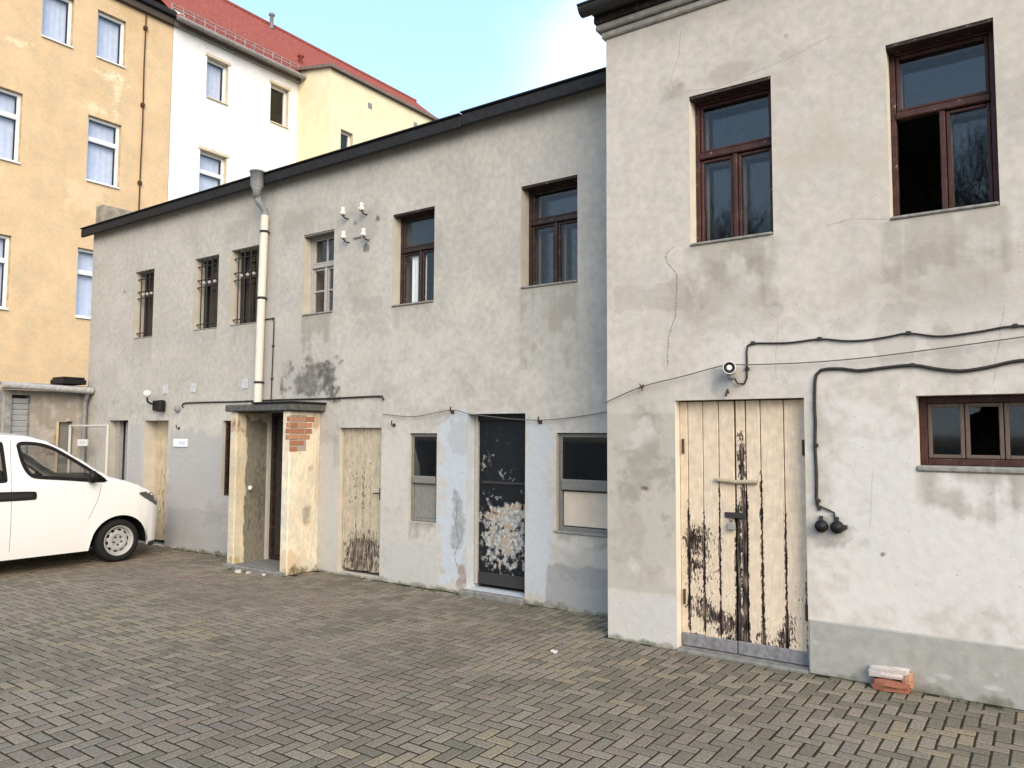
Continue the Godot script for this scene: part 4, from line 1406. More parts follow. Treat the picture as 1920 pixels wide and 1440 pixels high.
func build_apartment_houses() -> void:
	M.sky_tinted_net = pm(lin(0.58, 0.66, 0.84), 0.95, "soft", 1.5)  # lavender blue carries the sky reflection of the panes
	M.plastic = pm(lin(0.80, 0.80, 0.80), 0.35, "")
	var room := pm(lin(0.12, 0.12, 0.12), 0.95, "")
	var X := -20.0
	# ---- tan house
	var b := thing("tan_apartment_house", "tan plastered apartment house with white plastic windows", "building", Vector3(X, 0, -6))
	var wins := [[-9.41, -10.27, 8.19, 9.90, "transom"], [-9.29, -10.15, 4.65, 6.42, "transom"], [-9.54, -10.29, 11.49, 12.76, "plain"], [-7.0, -7.88, 8.16, 9.87, "transom"], [-6.92, -7.78, 4.63, 6.38, "transom"], [-8.21, -8.95, 11.47, 12.72, "plain"], [-5.0, -5.88, 8.16, 9.87, "transom"], [-9.29, -10.15, 1.15, 2.9, "transom"]]
	var p := Paint.new()
	p.start(self, 15.0, 13.35, 0.0, 0.0, 68.0, Color(0.825, 0.722, 0.58), 501, 0.04, 0.03, 0.02)
	# image runs from z = 3 (left) to z = -12 (right)
	p.blot(13.3, 11.15, 0.5, 0.16, Color(0.93, 0.85, 0.73), 0.9)
	p.blot(13.45, 10.6, 0.12, 0.7, Color(0.92, 0.83, 0.70), 0.9)
	p.blot(12.9, 10.15, 0.4, 0.14, Color(0.92, 0.83, 0.70), 0.9)
	p.blot(11.0, 11.1, 0.4, 0.12, Color(0.92, 0.83, 0.70), 0.8)
	p.runs(12.2, 13.4, 8.1, 1.4, Color(0.90, 0.81, 0.68), 0.5)
	p.runs(12.2, 13.2, 4.55, 0.6, Color(0.80, 0.72, 0.58), 0.5)
	p.runs(9.9, 10.9, 8.0, 1.0, Color(0.90, 0.81, 0.68), 0.5)
	p.runs(13.4, 14.6, 13.2, 0.9, Color(0.66, 0.54, 0.38), 0.35)
	var f := side_face(X, 3.0, -11.62, 0.0, 13.30, wins, 0.32)
	var wm := wall_material(p, 0.35)
	put("wall", f[0], wm, b)
	var tan_reveal := pm(lin(0.62, 0.47, 0.29), 0.9, "medium", 0.6)
	for q in f[1]: put("reveal", q, tan_reveal, b)
	for w in wins: modern_window(b, w[0], w[1], w[2], w[3], X, w[4], 0.10, M.plastic)
	put_box("back_wall", Vector3(X - 10, 0, -11.62), Vector3(X - 9.7, 13.3, 3.0), room, b, 0.0)
	put_box("end_wall", Vector3(X - 9.7, 0, 2.7), Vector3(X - 0.002, 13.3, 3.0), pm(lin(0.55, 0.38, 0.2), 0.9, "medium", 0.5), b, 0.0)
	put_box("party_wall", Vector3(X - 9.7, 0, -11.62), Vector3(X - 0.002, 13.3, -11.35), room, b, 0.0)
	for y in [3.6, 7.1, 10.6]: put_box("floor", Vector3(X - 9.7, y - 0.3, -11.35), Vector3(X - 0.33, y, 2.7), room, b, 0.0)
	put_box("partition", Vector3(X - 4.2, 0, -11.35), Vector3(X - 4.0, 13.0, 2.7), room, b, 0.0)
	var rf := put_box("roof", Vector3(X - 10.2, 13.42, -11.60), Vector3(X + 0.22, 13.58, 3.2), M.bitumen, b, 0.02)
	put_box("eave_board", Vector3(X + 0.003, 13.22, -11.60), Vector3(X + 0.12, 13.415, 3.1), pm(lin(0.10, 0.08, 0.065), 0.8, "fine", 1.0), rf, 0.01)
	var lc := MB.new()
	var lp := []
	for i in 9: lp.append(Vector3(X + 0.05, lerpf(13.2, 1.0, i / 8.0), -10.80 + 0.012 * sin(i * 2.2)))
	lc.tube(PackedVector3Array(lp), 0.018, 8)
	var cond := put("lightning_conductor", lc, M.rust, b)
	for i in 6:
		var y := lerpf(12.8, 2.0, i / 5.0)
		var cl := MB.new()
		cl.box(Vector3(X, y - 0.05, -10.85), Vector3(X + 0.075, y + 0.05, -10.75), 0.01)
		put("clamp", cl, M.rust, cond)
	# ---- white house with the red roof and the yellow stair tower
	var c := thing("white_apartment_house", "white rendered apartment house with red tiled roof and yellow stair tower", "building", Vector3(X, 0, -17))
	var ww := [[-12.70, -13.42, 11.60, 12.82, "plain"], [-14.95, -15.65, 11.63, 12.88, "dark"], [-12.57, -13.45, 8.25, 9.98, "transom"]]
	f = side_face(X, -11.63, -28.6, 0.0, 13.62, ww, 0.32)
	var white := pm(lin(0.86, 0.86, 0.86), 0.85, "soft", 0.5)
	put("wall", f[0], white, c)
	var cream := pm(lin(0.66, 0.58, 0.44), 0.85, "soft", 0.5)
	for q in f[1]: put("reveal", q, cream, c)
	for w in ww: modern_window(c, w[0], w[1], w[2], w[3], X, w[4], 0.14, M.plastic, cream)
	put_box("back_wall", Vector3(X - 8.3, 0, -28.6), Vector3(X - 8.0, 13.6, -11.65), room, c, 0.0)
	put_box("end_wall", Vector3(X - 8.0, 0, -28.6), Vector3(X - 0.002, 13.6, -28.3), white, c, 0.0)
	put_box("fire_wall", Vector3(X - 8.0, 0, -11.95), Vector3(X - 0.002, 13.75, -11.64), white, c, 0.0)
	for y in [3.6, 7.1, 10.6]: put_box("floor", Vector3(X - 8.0, y - 0.3, -28.3), Vector3(X - 0.33, y, -11.95), room, c, 0.0)
	put_box("partition", Vector3(X - 4.2, 0, -28.3), Vector3(X - 4.0, 13.4, -11.95), room, c, 0.0)
	# hipped roof, tiles as raised ribs running down the slope
	var tile := pm(lin(0.33, 0.085, 0.060), 0.75, "medium", 0.6, "rough", 0.3)
	var rm := MB.new()
	var za := -11.55
	var zr := -26.0
	var ze := -29.0
	var ye := 13.66
	var yr := 17.3
	var n := 74
	for i in n:
		var z1 := lerpf(za, zr, float(i) / n)
		var z2 := lerpf(za, zr, float(i + 1) / n)
		var zm := (z1 + z2) * 0.5
		for e in [[z1, zm, 0.0, 0.06], [zm, z2, 0.06, 0.0]]:
			rm.quad(Vector3(X + 0.30, ye - 0.28 + e[3], e[1]), Vector3(X + 0.30, ye - 0.28 + e[2], e[0]), Vector3(X - 4, yr + e[2], e[0]), Vector3(X - 4, yr + e[3], e[1]))
	rm.tri(Vector3(X + 0.30, ye - 0.28, ze), Vector3(X + 0.30, ye - 0.28, zr), Vector3(X - 4, yr, zr))
	rm.tri(Vector3(X - 8.3, ye - 0.28, ze), Vector3(X + 0.30, ye - 0.28, ze), Vector3(X - 4, yr, zr))
	rm.quad(Vector3(X - 8.3, ye - 0.28, za), Vector3(X - 8.3, ye - 0.28, zr), Vector3(X - 4, yr, zr), Vector3(X - 4, yr, za))
	rm.tri(Vector3(X - 8.3, ye - 0.28, zr), Vector3(X - 8.3, ye - 0.28, ze), Vector3(X - 4, yr, zr))
	var roof := put("roof", rm, tile, c)
	var rg := MB.new()
	rg.tube(PackedVector3Array([Vector3(X - 4, yr + 0.02, za), Vector3(X - 4, yr + 0.02, zr)]), 0.10, 8)
	put("ridge", rg, tile, roof)
	var gt := MB.new()
	gt.tube(PackedVector3Array([Vector3(X + 0.34, ye - 0.30, za), Vector3(X + 0.34, ye - 0.30, -16.0)]), 0.075, 10)
	gt.box(Vector3(X + 0.003, ye - 0.42, -28.9), Vector3(X + 0.10, ye - 0.30, za), 0.01)
	put("gutter", gt, pm(lin(0.33, 0.31, 0.29), 0.6, "medium", 1.0), roof)
	# snow guard rail along the eave
	var sg := MB.new()
	for y in [0.10, 0.20]: sg.tube(PackedVector3Array([Vector3(X + 0.02, ye + y, za), Vector3(X + 0.02, ye + y, -16.0)]), 0.018, 6)
	for i in 14:
		var z := lerpf(za, -16.0, i / 13.0)
		sg.box(Vector3(X + 0.0, ye - 0.08, z - 0.015), Vector3(X + 0.035, ye + 0.22, z + 0.015), 0.003)
	put("snow_guard", sg, pm(lin(0.42, 0.36, 0.33), 0.6, "medium", 1.0), roof)
	var sk := MB.new()
	sk.box(Vector3(-0.35, 0.02, -0.35), Vector3(0.35, 0.09, 0.35), 0.01, Transform3D(Basis(Vector3(0, 0, 1), -0.70), Vector3(X - 1.6, ye + 1.33, -14.6)))
	put("skylight", sk, M.zinc, roof)
	for q in [[X - 3.6, yr - 0.35, -17.6, 0.5], [X - 1.0, ye + 0.65, -16.9, 0.5]]:
		var vp := MB.new()
		vp.lathe(PackedVector2Array([Vector2(0.07, 0.0), Vector2(0.07, q[3]), Vector2(0.12, q[3] + 0.02), Vector2(0.10, q[3] + 0.10), Vector2(0.0, q[3] + 0.12)]), Transform3D(Basis(), Vector3(q[0], q[1], q[2])), 10)
		put("vent_pipe", vp, M.zinc if q[0] < X - 3 else tile, roof)
	# stair tower
	var tw := part_node("stair_tower", c)
	tw.position = Vector3(X + 0.8, 0, -19) - origin_of(c)
	var XT := -18.44
	var yellow := pm(lin(0.86, 0.77, 0.53), 0.85, "soft", 0.5)
	var tf := side_face(XT, -16.02, -22.4, 0.0, 13.36, [[-16.50, -17.02, 10.4, 11.54]], 0.3)
	put("wall", tf[0], yellow, tw)
	for q in tf[1]: put("reveal", q, cream, tw)
	var ls := MB.new()
	ls.quad(Vector3(X + 0.001, 0, -16.02), Vector3(XT, 0, -16.02), Vector3(XT, 13.36, -16.02), Vector3(X + 0.001, 13.66, -16.02))
	ls.quad(Vector3(XT, 0, -22.4), Vector3(X + 0.001, 0, -22.4), Vector3(X + 0.001, 13.66, -22.4), Vector3(XT, 13.36, -22.4))
	put("return_wall", ls, yellow, tw)
	var tr := MB.new()
	tr.quad(Vector3(X + 0.0, 13.76, -15.9), Vector3(XT + 0.15, 13.44, -15.9), Vector3(XT + 0.15, 13.44, -22.5), Vector3(X + 0.0, 13.76, -22.5))
	tr.quad(Vector3(X + 0.0, 13.67, -15.9), Vector3(XT + 0.15, 13.345, -15.9), Vector3(XT + 0.15, 13.44, -15.9), Vector3(X + 0.0, 13.76, -15.9))
	tr.quad(Vector3(XT + 0.15, 13.345, -15.9), Vector3(XT + 0.15, 13.345, -22.5), Vector3(XT + 0.15, 13.44, -22.5), Vector3(XT + 0.15, 13.44, -15.9))
	tr.quad(Vector3(X + 0.0, 13.67, -22.5), Vector3(XT + 0.15, 13.345, -22.5), Vector3(XT + 0.15, 13.345, -15.9), Vector3(X + 0.0, 13.67, -15.9))
	put("tower_roof", tr, pm(lin(0.24, 0.19, 0.16), 0.7, "medium", 1.0), tw)
	var tg := MB.new()
	tg.quad(Vector3(XT - 0.18, 10.45, -16.55), Vector3(XT - 0.18, 10.45, -16.97), Vector3(XT - 0.18, 11.5, -16.97), Vector3(XT - 0.18, 11.5, -16.55))
	put("pane", tg, M.clean_glass, tw)
	var tfm := MB.new()
	tfm.box(Vector3(XT - 0.20, 10.4, -16.56), Vector3(XT - 0.14, 11.54, -16.503), 0.005)
	tfm.box(Vector3(XT - 0.20, 10.4, -17.017), Vector3(XT - 0.14, 11.54, -16.95), 0.005)
	tfm.box(Vector3(XT - 0.199, 11.47, -16.95), Vector3(XT - 0.141, 11.537, -16.56), 0.005)
	put("window_frame", tfm, M.plastic, tw)
	for q in [[12.75, -17.75], [12.85, -20.0]]:
		put_box("vent_grille", Vector3(XT - 0.02, q[0] - 0.09, q[1] - 0.09), Vector3(XT + 0.02, q[0] + 0.09, q[1] + 0.09), M.zinc, tw, 0.005)

# ------------------------------------------------------------------ low shed in the corner
func build_shed() -> void:
	var X := -13.83
	var b := thing("corner_shed", "low grey plastered shed with sheet-metal roof in the corner of the yard", "shed", Vector3(X - 0.8, 0, -6.0))
	var p := Paint.new()
	p.start(self, 1.4, 2.5, 0.0, 0.0, 180.0, Color(0.66, 0.635, 0.60), 601, 0.07, 0.06, 0.02)
	p.runs(0.1, 1.35, 2.5, 0.9, Color(0.42, 0.40, 0.37), 0.5)
	p.blot(0.9, 1.6, 0.2, 0.2, Color(0.50, 0.36, 0.27), 0.6)
	var f := side_face(X, -5.36, -6.695, 0.0, 2.44, [[-5.40, -5.78, 1.2, 2.36], [-6.20, -6.46, 0.0, 1.94]], 0.2)
	put("wall", f[0], wall_material(p), b)
	for q in f[1]: put("reveal", q, M.cement, b)
	put_box("end_wall", Vector3(X - 1.8, 0, -5.50), Vector3(X - 0.002, 2.44, -5.36), M.cement, b, 0.0)
	put_box("back_wall", Vector3(X - 1.8, 0, -6.69), Vector3(X - 1.7, 2.44, -5.51), M.inside, b, 0.0)
	var rf := part_node("roof", b)
	rf.position = Vector3(X - 0.8, 2.45, -6.0) - origin_of(b)
	var mb := MB.new()
	var n := 30
	for i in n:
		var z1 := lerpf(-5.26, -6.69, float(i) / n)
		var z2 := lerpf(-5.26, -6.69, float(i + 1) / n)
		var h1 := 0.018 * cos(i * PI)
		var h2 := 0.018 * cos((i + 1) * PI)
		mb.quad(Vector3(X + 0.18, 2.52 + h2, z2), Vector3(X + 0.18, 2.52 + h1, z1), Vector3(X - 1.9, 2.66 + h1, z1), Vector3(X - 1.9, 2.66 + h2, z2))
	put("corrugated_sheet", mb, M.zinc, rf)
	put_box("timber_edge", Vector3(X + 0.06, 2.443, -6.69), Vector3(X + 0.13, 2.50, -5.30), M.grey_wood, rf)
	var g := MB.new()
	g.tube(PackedVector3Array([Vector3(X + 0.22, 2.50, -5.26), Vector3(X + 0.22, 2.47, -6.66)]), 0.055, 10)
	put("gutter", g, pm(lin(0.5, 0.5, 0.5), 0.5, "medium", 2.0), rf)
	var dp := MB.new()
	dp.tube(path([Vector3(X + 0.20, 2.46, -6.60), Vector3(X + 0.10, 2.30, -6.62), Vector3(X + 0.07, 2.1, -6.62), Vector3(X + 0.07, 0.1, -6.62)]), 0.035, 10)
	put("downpipe", dp, M.zinc, b)
	# louvred shutter
	var sh := part_node("shutter", b)
	sh.position = Vector3(X, 1.2, -5.6) - origin_of(b)
	for i in 12:
		var y := 1.24 + i * 0.093
		var s := MB.new()
		s.box(Vector3(-0.012, -0.043, -0.185), Vector3(0.012, 0.043, 0.185), 0.004, Transform3D(Basis(Vector3(0, 0, 1), -0.35), Vector3(X - 0.08, y, -5.59)))
		put("slat", s, pm(lin(0.45, 0.47, 0.49), 0.5, "soft", 2.0), sh)
	put_box("door_leaf", Vector3(X - 0.14, 0.02, -6.455), Vector3(X - 0.09, 1.93, -6.30), M.grey_wood, b)
	put_box("dark_sheet", Vector3(X - 1.6, 0.0, -6.68), Vector3(X - 1.55, 2.40, -5.52), M.inside, b, 0.0)  # thin dark sheet behind the openings, stands in for the room
	# black crate on the roof
	var k := thing("roof_box", "flat black box lying on the shed's metal roof", "box", Vector3(X - 0.1, 2.57, -6.42))
	var km := MB.new()
	km.box(Vector3(X - 0.35, 2.575, -6.62), Vector3(X + 0.1, 2.66, -6.22), 0.01)
	km.box(Vector3(X - 0.33, 2.66, -6.60), Vector3(X + 0.08, 2.70, -6.24), 0.01)
	put("lid", km, M.black, k)
	# pale tubular gate frame standing in front of the corner
	var gf := thing("gate_frame", "pale tubular metal gate frame standing before the yard corner", "gate", Vector3(-13.2, 0, -6.42))
	var a := Vector3(-13.78, 0, -6.40)
	var c := Vector3(-12.62, 0, -6.45)
	for q in [a, c]:
		var t := MB.new()
		t.tube(PackedVector3Array([q, q + Vector3(0, 1.88, 0)]), 0.024, 8)
		put("post", t, M.white_metal, gf)
	for y in [1.86, 0.95, 0.15]:
		var t := MB.new()
		t.tube(PackedVector3Array([a + Vector3(0, y, 0), c + Vector3(0, y, 0)]), 0.02, 8)
		put("rail", t, M.white_metal, gf)

# ------------------------------------------------------------------ white van
const VA := -5.47    # z of the reference station
const VC := -11.32   # centre line
func lut(t: Array, x: float) -> float:
	if x <= t[0][0]: return t[0][1]
	for i in range(1, t.size()):
		if x <= t[i][0]:
			var k: float = (x - t[i - 1][0]) / (t[i][0] - t[i - 1][0])
			k = k * k * (3.0 - 2.0 * k) * 0.35 + k * 0.65
			return lerpf(t[i - 1][1], t[i][1], k)
	return t[-1][1]

var v_top := [[-3.66, 1.20], [-3.62, 1.45], [-3.50, 1.66], [-3.2, 1.725], [-2.2, 1.74], [-1.446, 1.722], [-1.064, 1.705], [-0.856, 1.651], [-0.676, 1.557], [-0.464, 1.419], [-0.188, 1.234], [-0.045, 1.150], [0.141, 1.100], [0.319, 1.040], [0.472, 0.972], [0.56, 0.93], [0.64, 0.87], [0.71, 0.78], [0.76, 0.68], [0.79, 0.60]]
var v_wide := [[-3.66, 0.82], [-3.5, 0.90], [-3.0, 0.92], [0.05, 0.92], [0.30, 0.912], [0.45, 0.89], [0.55, 0.86], [0.63, 0.81], [0.70, 0.72], [0.75, 0.58], [0.79, 0.36]]
func v_bottom(u: float) -> float:
	var b := 0.20
	if u > 0.45: b = lerpf(0.18, 0.26, clampf((u - 0.45) / 0.3, 0, 1))
	for ax in [0.07, -2.72]:
		var d: float = absf(u - ax)
		if d < 0.385: b = maxf(b, 0.27 + sqrt(0.385 * 0.385 - d * d) * 0.94)
	return b

# point of the body's right half: u forward, s from 0 (sill) to 1 (roof centre)
func van_point(u: float, s: float) -> Vector3:
	var T := lut(v_top, u)
	var W := lut(v_wide, u)
	var B := v_bottom(u)
	var ys := minf(1.07, T - 0.06)
	var yr := T - 0.05
	var lean := 0.0
	if yr > ys: lean = 0.24 * (yr - ys)
	var w: float
	var y: float
	if s < 0.45:
		var k := s / 0.45
		y = lerpf(B, ys, k)
		w = W - 0.03 * pow(absf((y - 0.68) / 0.48), 2.2)
	elif s < 0.75:
		var k := (s - 0.45) / 0.30
		y = lerpf(ys, yr, k)
		w = W - 0.03 * pow(absf((minf(y, 1.07) - 0.68) / 0.48), 2.2) - lean * k
	else:
		var k := (s - 0.75) / 0.25
		var w0 := W - 0.02 - lean
		var g := k * PI * 0.5
		var r := 0.11
		if k < 0.4:
			g = k / 0.4 * PI * 0.5
			w = w0 - r * (1.0 - cos(g))
			y = yr + (T - yr) * sin(g)
		else:
			var q := (k - 0.4) / 0.6
			w = (w0 - r) * (1.0 - q)
			y = T + 0.035 * sin(q * PI * 0.5)
	return Vector3(w, y, u)

func in_poly(p: Vector2, poly: PackedVector2Array) -> bool:
	return Geometry2D.is_point_in_polygon(p, poly)

func rounded(poly: PackedVector2Array, rounds := 2) -> PackedVector2Array:
	for r in rounds:
		var o := PackedVector2Array()
		for i in poly.size():
			var a := poly[i]
			var b := poly[(i + 1) % poly.size()]
			o.append(a.lerp(b, 0.25)); o.append(a.lerp(b, 0.75))
		poly = o
	return poly

func side_x(u: float, y: float) -> float:
	# half width of the body's side at that place
	var lo := 0.0
	var hi := 0.8
	for i in 22:
		var m := (lo + hi) * 0.5
		if van_point(u, m).y < y: lo = m
		else: hi = m
	return van_point(u, (lo + hi) * 0.5).x

func flat_on_side(poly: PackedVector2Array, off: float, sg: float) -> MB:
	# a panel following the body side: strips between the outline and its middle
	var mb := MB.new()
	var lo := poly[0]
	var hi := poly[0]
	for q in poly:
		lo = lo.min(q)
		hi = hi.max(q)
	var cell := 0.03 if hi.x - lo.x < 0.6 else 0.1
	for i in int(ceil((hi.x - lo.x) / cell)):
		for j in int(ceil((hi.y - lo.y) / cell)):
			var a := lo + Vector2(i, j) * cell
			var sq := PackedVector2Array([a, a + Vector2(cell, 0), a + Vector2(cell, cell), a + Vector2(0, cell)])
			for piece in Geometry2D.intersect_polygons(poly, sq):
				var pts := PackedVector3Array()
				for q in piece: pts.append(Vector3(VC + sg * (side_x(q.x, q.y) + off), q.y, VA - q.x))
				for t in range(1, pts.size() - 1):
					var nn := (pts[t] - pts[0]).cross(pts[t + 1] - pts[0])
					if nn.x * sg > 0: mb.tri(pts[0], pts[t], pts[t + 1])
					else: mb.tri(pts[0], pts[t + 1], pts[t])
	return mb

func trim_ring(poly: PackedVector2Array, width: float, off: float, sg: float) -> MB:
	var mb := MB.new()
	var n := poly.size()
	var area := 0.0
	for i in n: area += poly[i].cross(poly[(i + 1) % n])
	var turn := 1.0 if area > 0 else -1.0
	for i in n:
		var a := poly[(i - 1 + n) % n]
		var c := poly[(i + 1) % n]
		var t := (c - a).normalized()
		var inw := Vector2(-t.y, t.x) * turn
		for k in 2:
			var q := poly[i] + inw * width * k
			mb.vert(Vector3(VC + sg * (side_x(q.x, q.y) + off), q.y, VA - q.x), Vector3(sg, 0.1, 0).normalized())
	for i in n:
		var j := (i + 1) % n
		var a := i * 2
		var b := j * 2
		var nn := (mb.v[b] - mb.v[a]).cross(mb.v[a + 1] - mb.v[a])
		if nn.x * sg > 0: mb.idx.append_array(PackedInt32Array([a, a + 1, b, b, a + 1, b + 1]))
		else: mb.idx.append_array(PackedInt32Array([a, b, a + 1, b, b + 1, a + 1]))
	return mb

func build_van() -> void:
	var v := thing("white_van", "white panel van with steel wheels parked nose to the wall", "van", Vector3(VC, 0, VA + 1.4))
	var paint := pm(lin(0.80, 0.80, 0.79), 0.28, "")
	paint.clearcoat_enabled = true
	paint.clearcoat = 0.6
	paint.clearcoat_roughness = 0.08
	var tint := glass(Color(0.08, 0.11, 0.10), 0.16)
	var front := rounded(PackedVector2Array([Vector2(-1.215, 1.635), Vector2(-0.994, 1.632), Vector2(-0.808, 1.585), Vector2(-0.613, 1.467), Vector2(-0.412, 1.332), Vector2(-0.06, 1.083), Vector2(-0.322, 1.092), Vector2(-0.664, 1.135), Vector2(-0.951, 1.16), Vector2(-1.055, 1.18), Vector2(-1.12, 1.251), Vector2(-1.165, 1.355), Vector2(-1.195, 1.497)]), 1)
	var rear := rounded(PackedVector2Array([Vector2(-2.45, 1.635), Vector2(-2.40, 1.64), Vector2(-1.42, 1.64), Vector2(-1.36, 1.63), Vector2(-1.35, 1.57), Vector2(-1.325, 1.20), Vector2(-1.325, 1.14), Vector2(-1.40, 1.132), Vector2(-2.40, 1.15), Vector2(-2.46, 1.16), Vector2(-2.47, 1.22), Vector2(-2.47, 1.58)]), 1)
	var front_in: PackedVector2Array = Geometry2D.offset_polygon(front, -0.022)[0]
	var rear_in: PackedVector2Array = Geometry2D.offset_polygon(rear, -0.022)[0]
	# body shell and glass come from the same surface
	var us := []
	var u := -3.66
	while u < 0.785:
		us.append(u)
		u += 0.0245 if u > -1.6 else 0.05
	us.append(0.79)
	var NS := 64
	var body := MB.new()
	var shield := MB.new()
	var side_glass := [MB.new(), MB.new()]
	var P := []
	for i in us.size():
		var row := []
		for k in NS + 1: row.append(van_point(us[i], float(k) / NS))
		P.append(row)
	var N := []
	for i in us.size():
		var row := []
		for k in NS + 1:
			var i0 := maxi(i - 1, 0)
			var i1 := mini(i + 1, us.size() - 1)
			var k0 := maxi(k - 1, 0)
			var k1 := mini(k + 1, NS)
			var du: Vector3 = P[i1][k] - P[i0][k]
			var ds: Vector3 = P[i][k1] - P[i][k0]
			if absf(v_bottom(us[i1]) - v_bottom(us[i0])) > 0.005 and k < 26: du = Vector3(P[i1][k].x - P[i0][k].x, 0, us[i1] - us[i0])
			var nn := du.cross(ds) * -1.0
			if nn.length() < 1e-9: nn = Vector3(1, 0, 0)
			nn = nn.normalized()
			if nn.x < 0 and k < NS / 2: nn = -nn
			if k == NS: nn.x = 0.0
			row.append(nn.normalized())
		N.append(row)
	for i in us.size() - 1:
		for k in NS:
			var c: Vector3 = (P[i][k] + P[i + 1][k] + P[i + 1][k + 1] + P[i][k + 1]) * 0.25
			var flat := Vector2(c.z, c.y)
			var s := (k + 0.5) / NS
			for sg in [1.0, -1.0]:
				var dest := body
				if s < 0.78 and s > 0.40 and (in_poly(flat, front_in) or in_poly(flat, rear_in)): dest = side_glass[0 if sg > 0 else 1]
				elif s > 0.86 and c.z > -0.80 and c.z < 0.02 and c.y > 1.12: dest = shield
				var kk := dest.v.size()
				for e in [[i, k], [i + 1, k], [i + 1, k + 1], [i, k + 1]]:
					var q: Vector3 = P[e[0]][e[1]]
					var nn: Vector3 = N[e[0]][e[1]]
					dest.vert(Vector3(VC + sg * q.x, q.y, VA - q.z), Vector3(sg * nn.x, nn.y, -nn.z))
				if sg > 0: dest.idx.append_array(PackedInt32Array([kk, kk + 2, kk + 1, kk, kk + 3, kk + 2]))
				else: dest.idx.append_array(PackedInt32Array([kk, kk + 1, kk + 2, kk, kk + 2, kk + 3]))
	# nose and tail caps
	for e in [0, us.size() - 1]:
		var fan := PackedVector3Array()
		for k in NS + 1: fan.append(Vector3(VC + P[e][k].x, P[e][k].y, VA - P[e][k].z))
		for k in NS + 1: fan.append(Vector3(VC - P[e][NS - k].x, P[e][NS - k].y, VA - P[e][NS - k].z))
		var mid := Vector3(VC, 0.6, VA - us[e])
		for k in fan.size() - 1:
			if e == 0: body.tri(mid, fan[k], fan[k + 1])
			else: body.tri(mid, fan[k + 1], fan[k])
	put("body", body, paint, v)
	put("windscreen", shield, tint, v)
	for g in side_glass: put("side_window", g, tint, v)
	for sg in [1.0, -1.0]:
		put("window_trim", trim_ring(rounded(front, 1), 0.045, 0.006, sg), M.black, v)
		put("window_trim", trim_ring(rounded(rear, 1), 0.045, 0.006, sg), M.black, v)
		# black corner of the window by the mirror
		put("mirror_base", flat_on_side(PackedVector2Array([Vector2(-0.11, 1.10), Vector2(-0.27, 1.105), Vector2(-0.27, 1.205)]), 0.006, sg), M.black, v)
		var st := rounded(PackedVector2Array([Vector2(-2.35, 1.045), Vector2(-1.03, 1.02), Vector2(-1.0, 1.0), Vector2(-1.0, 0.925), Vector2(-1.03, 0.905), Vector2(-2.35, 0.925)]), 2)
		var strip := put("side_strip", flat_on_side(st, 0.006, sg), M.black, v)
		var inner := rounded(PackedVector2Array([Vector2(-2.3, 1.02), Vector2(-1.06, 0.997), Vector2(-1.045, 0.965), Vector2(-1.06, 0.935), Vector2(-2.3, 0.95)]), 1)
		put("insert", flat_on_side(inner, 0.010, sg), pm(lin(0.035, 0.035, 0.037), 0.5, "fine", 6.0), strip)
		# headlamp
		var hp := rounded(PackedVector2Array([Vector2(0.30, 0.925), Vector2(0.46, 0.93), Vector2(0.57, 0.90), Vector2(0.64, 0.84), Vector2(0.69, 0.75), Vector2(0.64, 0.71), Vector2(0.50, 0.79), Vector2(0.37, 0.862)]), 1)
		var lamp := put("headlight", flat_on_side(hp, 0.005, sg), pm(lin(0.09, 0.09, 0.095), 0.12, ""), v)
		put("reflector", flat_on_side(PackedVector2Array([Vector2(0.55, 0.865), Vector2(0.62, 0.83), Vector2(0.645, 0.77), Vector2(0.57, 0.80)]), 0.008, sg), pm(lin(0.45, 0.45, 0.46), 0.2, ""), lamp)
		# door mirror
		var mm := MB.new()
		mm.lathe(PackedVector2Array([Vector2(0.0, -0.085), Vector2(0.05, -0.07), Vector2(0.062, 0.0), Vector2(0.05, 0.07), Vector2(0.0, 0.085)]), Transform3D(Basis().scaled(Vector3(1.0, 1.0, 0.75)), Vector3(VC + sg * 0.985, 1.17, VA + 0.36)), 12)
		mm.box(Vector3(VC + sg * 0.93 - 0.04, 1.10, VA + 0.33), Vector3(VC + sg * 0.93 + 0.04, 1.14, VA + 0.39), 0.01)
		put("door_mirror", mm, M.black, v)
		# panel gaps
		for q in [[[-1.28, 0.30], [-1.285, 1.05], [-1.27, 1.66]], [[-0.36, 0.62], [-0.25, 0.85], [-0.20, 1.06]]]:
			var gp := MB.new()
			var pts := PackedVector3Array()
			for j in 17:
				var t := j / 16.0 * 2.0
				var a: Array = q[int(minf(t, 1.0))]
				var b: Array = q[int(minf(t, 1.0)) + 1]
				var uu := lerpf(a[0], b[0], t - int(minf(t, 1.0)))
				var yy := lerpf(a[1], b[1], t - int(minf(t, 1.0)))
				pts.append(Vector3(VC + sg * (side_x(uu, yy) - 0.001), yy, VA - uu))
			gp.tube(pts, 0.003, 5)
			put("panel_gap", gp, M.iron, v)
		for ax in [0.07, -2.72]:
			# wheel housing
			var hm := MB.new()
			for j in 16:
				var a0 := PI * j / 16.0
				var a1 := PI * (j + 1) / 16.0
				var r := 0.40
				var q0 := Vector3(0, 0.25 + sin(a0) * r * 0.96, VA - ax - cos(a0) * r)
				var q1 := Vector3(0, 0.25 + sin(a1) * r * 0.96, VA - ax - cos(a1) * r)
				var xo: float = VC + sg * 0.885
				var xi: float = VC + sg * 0.55
				hm.quad(Vector3(xi, q0.y, q0.z), Vector3(xo, q0.y, q0.z), Vector3(xo, q1.y, q1.z), Vector3(xi, q1.y, q1.z))
				hm.tri(Vector3(xi, 0.25, VA - ax), Vector3(xi, q0.y, q0.z), Vector3(xi, q1.y, q1.z))
			put("wheel_housing", hm, M.black, v)
			wheel(v, Vector3(VC + sg * 0.80, 0.288, VA - ax), sg)
	# lower front: dark intake and lip
	var gr := MB.new()
